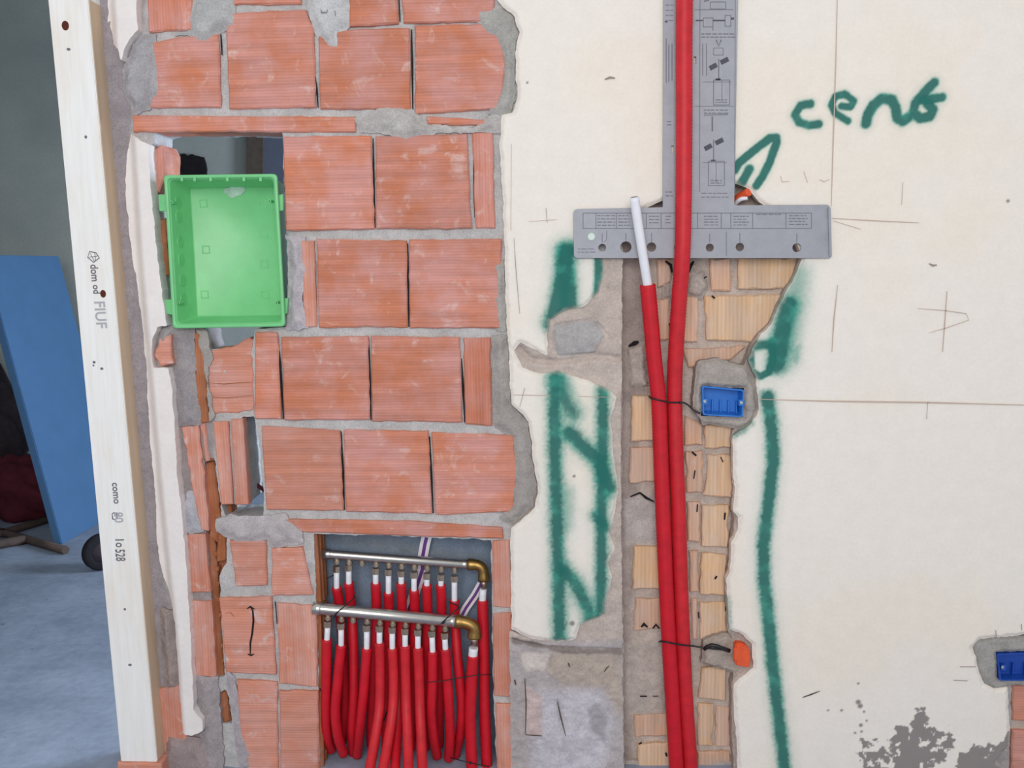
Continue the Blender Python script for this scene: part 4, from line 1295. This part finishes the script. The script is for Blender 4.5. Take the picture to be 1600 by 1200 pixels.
# violet and white striped tape hanging in the niche
def tape(label, pts, wd):
    t = thing('striped_tape', label, 'tape', P(*pts[0]))
    pp = [P(*q) for q in pts]
    for nm, a, b, m in (('white_band', -1, -.35, M_WSTRIPE), ('violet_band', -.35, .35, M_VIOLET), ('white_band', .35, 1, M_WSTRIPE)):
        V, F = [], []
        for i, p in enumerate(pp):
            tt = (pp[min(i + 1, len(pp) - 1)] - pp[max(i - 1, 0)]).normalized()
            s = Vector((-tt.z, 0, tt.x)) * wd / 2
            V += [p + s * a, p + s * b, p + s * b + Vector((0, .0008, 0)), p + s * a + Vector((0, .0008, 0))]
        for i in range(len(pp) - 1):
            q, w_ = 4 * i, 4 * i + 4
            F += [(q, q + 1, w_ + 1, w_), (q + 3, w_ + 3, w_ + 2, q + 2), (q, w_, w_ + 3, q + 3), (q + 1, q + 2, w_ + 2, w_ + 1)]
        F += [(0, 3, 2, 1), tuple(len(V) - 4 + k for k in range(4))]
        link(nm, mesh_from(nm, V, F, m), t)


tape('violet and white striped tape hanging behind the upper manifold bar', [(668, 834, .11), (664, 850, .112), (660, 872, .115), (660, 890, .118), (650, 920, .12), (640, 950, .12), (630, 985, .12)], .030)
tape('violet and white striped tape slanting between the supply pipe and the lower elbow', [(752, 912, .115), (742, 930, .112), (728, 950, .11), (712, 980, .11)], .024)
tag(tube('cable', [P(372, 735, .12), P(392, 750, .10), P(402, 758, .11), P(425, 775, .16)], .006, M_REDBAG), 'thin maroon cable crossing the dark gap beside the cut bricks', 'cable')
tag(tube('wire', [P(497, 908, .10), P(510, 904, .11), P(522, 898, .12)], .0013, M_BLACK, None, 8), 'thin black wire at the left side of the niche', 'wire')
tag(tube('wire', [P(600, 1126, .06), P(604, 1114, .05), P(612, 1096, .05)], .002, M_BLACK, None, 8), 'short black wire between the red pipes', 'wire')

# ------------------------------------------------------------------ steel setting-out bracket
br = thing('steel_bracket', 'grey T shaped steel fixing bracket with printed diagrams, on the cream plaster', 'bracket', P(1095, 402, -.01))
BY = -0.012


def rnd_poly(pts, rad_px):
    w2 = [Vector((p.x, p.z)) for p in (P(x, y, BY) for x, y, *_ in pts)]
    out = []
    for i, p in enumerate(pts):
        r = (p[2] if len(p) > 2 else rad_px) * PXM
        a, b, c = w2[i - 1], w2[i], w2[(i + 1) % len(w2)]
        d1, d2 = (a - b).normalized(), (c - b).normalized()
        for k in range(5):
            t = k / 4
            q = (b + d1 * r) * (1 - t) ** 2 + b * 2 * t * (1 - t) + (b + d2 * r) * t * t
            out.append((q.x, q.y))
    return out


outl = rnd_poly([(1037, -60, 0.5), (1154, -60, 0.5), (1147, 321, 4), (1297, 320, 6), (1299, 403, 4), (897, 403, 6), (896, 327, 7), (1036, 324, 2)], 4)
holes = [circ(941, 387, 6.2, BY), circ(978, 386, 9, BY), circ(1018, 386, 7.5, BY), circ(1060, 387, 7, BY), circ(1109, 387, 6.5, BY), circ(1156, 386, 6.8, BY), circ(1245, 387, 7.2, BY)]
slt = lambda x, y, w_, h: [(q.x, q.z) for q in (P(x - w_, y - h, BY), P(x + w_, y - h, BY), P(x + w_, y + h, BY), P(x - w_, y + h, BY))]
holes += [slt(1086, 94, 2.2, 6), slt(1051, 233, 2.2, 6)]
flat_plate('plate', [outl] + holes, BY, .004, M_PLATE, br)
quadblock('turned_edge', [(1294, 324), (1298, 324), (1300, 400), (1296, 400)], BY - .006, .008, M_PLATE, br, .0006)
disc_cyl('screw', P(924, 370, BY) + Vector((0, .002, 0)), (0, -1, 0), .0105, .005, M_CAP, br, 18, .0018)
# printed diagrams: thin ink lines lying on the plate
ink = {0: ([], []), 1: ([], [])}


def inkline(pts, wpx, k=0):
    V, F = ink[k]
    pp = [P(x, y, BY - .0004) for x, y in pts]
    b0 = len(V)
    for i, p in enumerate(pp):
        t = (pp[min(i + 1, len(pp) - 1)] - pp[max(i - 1, 0)]).normalized()
        n_ = Vector((-t.z, 0, t.x)) * wpx * PXM / 2
        V += [p + n_, p - n_, p - n_ + Vector((0, .0004, 0)), p + n_ + Vector((0, .0004, 0))]
    for i in range(len(pp) - 1):
        a, b = b0 + 4 * i, b0 + 4 * i + 4
        F += [(a, b, b + 1, a + 1), (a + 1, b + 1, b + 2, a + 2), (a, a + 3, b + 3, b)]


def inkrect(x0, y0, x1, y1, wpx=1.0, k=0):
    inkline([(x0, y0), (x1, y0)], wpx, k); inkline([(x1, y0), (x1, y1)], wpx, k); inkline([(x1, y1), (x0, y1)], wpx, k); inkline([(x0, y1), (x0, y0)], wpx, k)


def inktext(x0, x1, y, rows, gap, wpx=1.3):
    for r in range(rows):
        x = x0
        while x < x1 - 2:
            L_ = random.uniform(3, 9)
            inkline([(x, y + r * gap), (min(x + L_, x1), y + r * gap)], wpx)
            x += L_ + random.uniform(1.2, 2.2)


inkrect(911, 333, 1268, 357)
for x in (931, 963, 1010, 1033, 1090, 1127, 1142, 1176, 1228): inkline([(x, 333), (x, 357)], 1)
inktext(933, 961, 337, 4, 5); inktext(966, 984, 337, 4, 5); inktext(1100, 1122, 338, 4, 4.5); inktext(1146, 1170, 338, 4, 4.5); inktext(1182, 1222, 335, 1, 4); inktext(1233, 1262, 337, 4, 4.5); inktext(1014, 1030, 338, 3, 5); inktext(1040, 1048, 338, 3, 5)
for x, y in ((941, 387), (978, 386), (1018, 386), (1109, 387), (1156, 386), (1245, 387)): inkline([(x, y - 22), (x, y - 8)], 1)
inktext(903, 930, 389, 2, 5, 1.0)
inkline([(948, 360), (948, 374), (944, 378)], .9); inkline([(1135, 362), (1135, 400)], .9)
# stem diagrams
for x in (1094, 1149): inkline([(x, -40), (x - 1, 300)], .9)
inkline([(1041, 60), (1041, 130)], 1.2); inkline([(1045, 70), (1045, 128)], 1.2); inkline([(1050, 68), (1050, 126)], 1.2)
inkline([(1039, 34), (1043, 34)], 2.2, 1)
inkline([(1087, 32), (1098, 32)], 1.8, 1); inkrect(1099, 28, 1114, 42); inkline([(1114, 32), (1133, 32)], 2.0, 1); inkrect(1133, 24, 1142, 41); inkline([(1142, 29), (1147, 29)], 3, 1); inkline([(1114, 42), (1114, 48)], 1)
inkline([(1100, 2), (1108, 0)], 2); inkrect(1110, 3, 1134, 14); inkline([(1086, 15), (1146, 15)], .9); inktext(1100, 1146, -8, 2, 6); inktext(1096, 1148, 53, 2, 5, 1.4)
for x in (1098, 1104): inkline([(x, 68), (x, 118)], 1)
inkline([(1119, 62), (1123, 72), (1127, 62)], 2); inkrect(1115, 75, 1130, 86, .8)


def flag(x, y):
    for pts in ([(x - 13, y + 5), (x - 2, y - 1)], [(x + 4, y - 4), (x + 16, y - 10)]): inkline(pts, 7, 1)
    inkline([(x + 1, y - 10), (x + 1, y + 22)], 1.4)


flag(1122, 102); inkrect(1115, 125, 1140, 164); inkline([(1128, 125), (1128, 160)], .8); inkline([(1118, 124), (1126, 124)], 3, 1); inktext(1118, 1136, 156, 2, 4); inkline([(1098, 128), (1142, 128)], .8); inkline([(1086, 166), (1146, 166)], .8)
inktext(1100, 1140, 172, 2, 5, 1.4); inkline([(1100, 180), (1138, 179)], 1); inkline([(1113, 182), (1113, 205)], 2.2)
flag(1114, 228); inkrect(1107, 252, 1132, 290); inkline([(1119, 252), (1119, 286)], .8); inkline([(1111, 251), (1118, 251)], 3, 1); inktext(1110, 1128, 282, 2, 4); inkline([(1098, 254), (1136, 254)], .8); inktext(1096, 1140, 302, 2, 6, 1.1); inktext(1042, 1052, 190, 2, 5); inktext(1040, 1052, 300, 2, 6)
inktext(1040, 1052, 8, 4, 8, 1.0)
tag(link('printed_diagram', mesh_from('printed_diagram', *ink[0], M_PRINT), br), kind='stuff')
tag(link('dark_diagram_marks', mesh_from('dark_diagram_marks', *ink[1], M_PRINTD), br), kind='stuff')

# ------------------------------------------------------------------ the two long pipes of the channel
t = thing('riser_pipe', 'long red sheathed riser pipe passing over the steel bracket up the wall', 'pipe', P(1079, 1200, .02))
tube('sheath', [P(*q) for q in ((1071, -120, -.036), (1069, 60, -.036), (1069, 200, -.036), (1068, 320, -.036), (1066, 400, -.032), (1059, 500, -.004), (1054, 600, .024), (1056, 700, .030), (1060, 800, .030), (1063, 900, .030), (1067, 1000, .030), (1072, 1100, .030), (1079, 1200, .030), (1084, 1290, .030))], .0212, M_REDDUSTY, t, 20, .0045, .0007)
t = thing('riser_pipe', 'shorter red sheathed pipe ending in a bare white tip in front of the bracket', 'pipe', P(1062, 1200, .02))
tube('sheath', [P(*q) for q in ((1012, 445, -.018), (1017, 500, -.008), (1022, 560, .004), (1029, 625, .012), (1032, 700, .016), (1035, 780, .018), (1040, 900, .018), (1045, 1000, .018), (1051, 1100, .018), (1057, 1200, .018), (1062, 1290, .018))], .0212, M_RED, t, 20, .0045, .0007)
tube('white_core', [P(*q) for q in ((991, 308, -.066), (1000, 370, -.046), (1012, 446, -.018), (1016, 480, -.008))], .0125, M_WPIPE, t, 18, .01)
e = P(991, 308, -.066); ax = (P(991, 308, -.066) - P(1000, 370, -.046)).normalized()
disc_cyl('pipe_bore', e - ax * .0005, ax, .0095, .0012, M_PENCILD, t, 18, .0002)

tt = tie('black cable tie binding the two riser pipes beside the blue box', [(1014, 619, .026), (1017, 622, -.002), (1029, 625, -.0122), (1042, 628, -.004), (1054, 629, .002), (1066, 629, .010), (1074, 632, .014), (1084, 641, .012), (1094, 646, .006)], .0024, (1064, 629, .005))
tie('black cable tie binding the riser pipes beside the orange stub', [(1030, 1003, .030), (1033, 1002, .006), (1045, 1004, -.0066), (1056, 1006, .002), (1067, 1008, .005), (1080, 1009, .016), (1100, 1012, .012), (1118, 1014, .008), (1140, 1016, .008)], .0026, (1104, 1012, .010))
tag(tube('putty_strand', [P(1100, 1014, .014), P(1112, 1008, .006), (P(1126, 1012, .004)), P(1140, 1017, .008)], .006, M_BLACK, None, 10), 'dark lump of folded strap end beside the orange stub', 'strap')

# ------------------------------------------------------------------ blue flush boxes
def blue_box(label, q, Y, mat, screws, dp=.05):
    t = thing('flush_box', label, 'box', P(q[0][0], q[3][1], Y), 'blue flush boxes in the wall')
    w2 = [P(x, y, Y) for x, y in q]
    c = sum(w2, Vector()) / 4
    def rg(ins_, y):
        o_ = []
        for p in w2:
            o_.append(Vector((p.x + (ins_ if p.x < c.x else -ins_), Y + y, p.z + (ins_ if p.z < c.z else -ins_))))
        return rounded(o_, .006)
    pf = [(.001, dp), (0, .001), (.0005, 0), (.0035, 0), (.004, .001), (.006, dp - .006), (.008, dp - .004)]
    V, F = [], []
    for a, b in pf: V += rg(a, b)
    for k in range(len(pf) - 1):
        for i in range(20):
            j = (i + 1) % 20
            F.append((k * 20 + i, k * 20 + j, (k + 1) * 20 + j, (k + 1) * 20 + i))
    F.append(tuple(range((len(pf) - 1) * 20, len(pf) * 20)))
    me = mesh_from('shell', V, F, mat)
    link('shell', me, t)
    for x, y in screws:
        disc_cyl('screw', P(x, y, Y + .001), (0, -1, 0), .0045, .004, M_STEEL, t, 12)
        box('screw_lug', tuple(P(x, y, Y + .010)), .016, .018, .018, mat, t, .002, 1)
    n_ = 5
    for k in range(n_):   # ribs of the moulded back
        f = (k + .5) / n_
        p = w2[0].lerp(w2[1], f).lerp(w2[3].lerp(w2[2], f), .72)
        box('moulded_rib', (p.x, Y + dp - .010, p.z), .0045, .01, (w2[0].z - w2[3].z) * .42, mat, t, .0008, 1)
    return t


blue_box('bright blue flush box with two shiny screws, bedded in mortar beside the riser pipes', [(1097, 603), (1163, 609), (1161, 652), (1098, 649)], 0.006, M_BLUE, [(1101, 627), (1158, 629)])
blue_box('dark blue flush box in the mortar patch at the lower right of the wall', [(1558, 1022), (1660, 1018), (1660, 1064), (1562, 1064)], 0.004, M_BLUE2, [(1566, 1042)], .04)
# orange conduit stub and the broken stub behind the bracket
t = thing('conduit_stub', 'short orange corrugated conduit stub poking out of the plaster beside the channel', 'conduit', P(1160, 1040, .02))
quadblock('stub', [(1149, 1006), (1164, 1007), (1172, 1016), (1173, 1030), (1172, 1044), (1149, 1040)], -.003, .045, M_ORANGE, t, .004)
quadblock('stub_collar', [(1147, 1012), (1160, 1013), (1160, 1034), (1147, 1033)], -.009, .012, M_ORANGE, t, .003)
t = thing('conduit_stub', 'bent orange conduit end in the broken hole above the bracket crossbar', 'conduit', P(1165, 310, .03))
tube('stub', [P(1140, 322, .05), P(1156, 308, .02), P(1170, 300, -.002)], .011, M_ORANGE, t, 14, .003, .0008)
tube('white_wire', [P(1146, 322, .03), P(1156, 312, .008), P(1168, 309, .002)], .006, M_WSTRIPE, t, 10, .005)

# ------------------------------------------------------------------ room beyond
A = PF(97, 851); B = PF(196, 795)
Cc = P(92, 400, B.y + 0.10)
bd = thing('foam_board', 'large blue insulation board leaning in the room beyond the doorway', 'board', A)
u_, v_ = (B - A), (Cc - B)
nn = u_.cross(v_).normalized()
if nn.y > 0: nn = -nn
th = .045
V = [A, B, B + v_, A + v_]
V += [p - nn * th for p in V]
link('board', bev_mesh('board', V, [(0, 1, 2, 3), (7, 6, 5, 4), (0, 4, 5, 1), (1, 5, 6, 2), (2, 6, 7, 3), (3, 7, 4, 0)], M_FOAM, .004), bd)
# loose wheel beside the door
wc = PF(161, 890)
wh = thing('wheel', 'black trolley wheel resting on the floor beside the timber post', 'wheel', wc)
wr = (P(150, 834, wc.y) - P(150, 890, wc.y)).length / 2
axis = Vector((.72, -.69, 0)).normalized()
cen = wc + Vector((0, 0, wr))
def lathe(name, prof_, mat, parent):
    V, F = [], []
    e1 = Vector((0, 0, 1)); e2 = axis.cross(e1)
    ns = 28
    for r_, h in prof_:
        for k in range(ns):
            a = 2 * math.pi * k / ns
            V.append(cen + axis * h + (e1 * math.cos(a) + e2 * math.sin(a)) * r_)
    for i in range(len(prof_) - 1):
        for k in range(ns):
            k2 = (k + 1) % ns
            F.append((i * ns + k, i * ns + k2, (i + 1) * ns + k2, (i + 1) * ns + k))
    return link(name, mesh_from(name, V, F, mat, True), parent)
lathe('tyre', [(wr * .55, -.018), (wr * .9, -.024), (wr, -.012), (wr, .012), (wr * .9, .024), (wr * .55, .018)], M_RUBBER, wh)
lathe('hub', [(.001, -.022), (wr * .3, -.022), (wr * .34, -.012), (wr * .56, -.012), (wr * .56, .012), (wr * .34, .012), (wr * .3, .022), (.001, .022)], M_BAG, wh)

def stick(label, a, b, r):
    o = tube('timber_offcut', [a + Vector((0, 0, r)), b + Vector((0, 0, r))], r, M_DARKWOOD, None, 6, .2)
    return tag(o, label, 'timber', 'timber offcuts on the floor of the far room')
stick('dark timber offcut lying on the floor, its tip below the foot of the blue board', PF(-30, 828), PF(103, 866), .022)
stick('dark timber offcut lying behind the others near the blue board', PF(-20, 846), PF(92, 812), .022)
stick('dark timber offcut at the left edge of the doorway view', PF(-60, 868), PF(40, 850), .026)


def lump(name, label, cat, c, sx, sy, sz, mat, seed):
    bm = bmesh.new()
    bmesh.ops.create_icosphere(bm, subdivisions=4, radius=1)
    r_ = random.Random(seed)
    ph = [r_.uniform(0, 6) for _ in range(9)]
    for v in bm.verts:
        p = v.co
        k = 1 + .12 * math.sin(4 * p.x + ph[0]) * math.cos(5 * p.z + ph[1]) + .09 * math.sin(9 * p.y + 7 * p.z + ph[2]) + .05 * math.sin(15 * p.x + 13 * p.z + ph[3])
        v.co = Vector((p.x * sx * k, p.y * sy * k, max(p.z * k, -.75) * sz))
    me = bpy.data.meshes.new(name)
    bm.to_mesh(me); bm.free()
    me.shade_smooth()
    me.materials.append(mat)
    o = link(name, me, None, (c.x, c.y, sz * .75))
    return tag(o, label, cat)
g = PF(15, 820); lump('sack', 'dark red rubble sack slumped at the left behind the blue board', 'sack', g + Vector((.0, .15, 0)), .25, .16, .22, M_REDBAG, 3)
g = PF(-20, 790); lump('sack', 'dark grey rubble sack piled behind the red sack', 'sack', g + Vector((-.02, .02, 0)), .30, .19, .52, M_BAG, 5)

# dark door frame on the far wall, seen through the hole above the green box
fr = tag(quadblock('door_1', [(386, 150), (412, 150), (410, 300), (384, 300)], FARY - .05, .05, M_FARDARK), 'dark timber frame edge on the far wall, seen above the green box', 'door', kind='structure')
pnl = quadblock('door_opening', [(413, 150), (470, 150), (468, 300), (411, 300)], FARY - .03, .03, mat_simple('dark_opening_panel', lin(92, 96, 110), .7, 0, .1, 20, .1), fr)  # dark panel coloured to stand in for the shade in the door opening
V, F = [], []
sheet('wall_box', [[(272, 244), (288, 240), (292, 244), (300, 241), (318, 246), (322, 262), (324, 300), (276, 300), (274, 262)]], [], FARY - .02, FARY + .02, .006, M_HOLE, bpy.data.objects['wall_far'], None, None, .004, .03, 58)
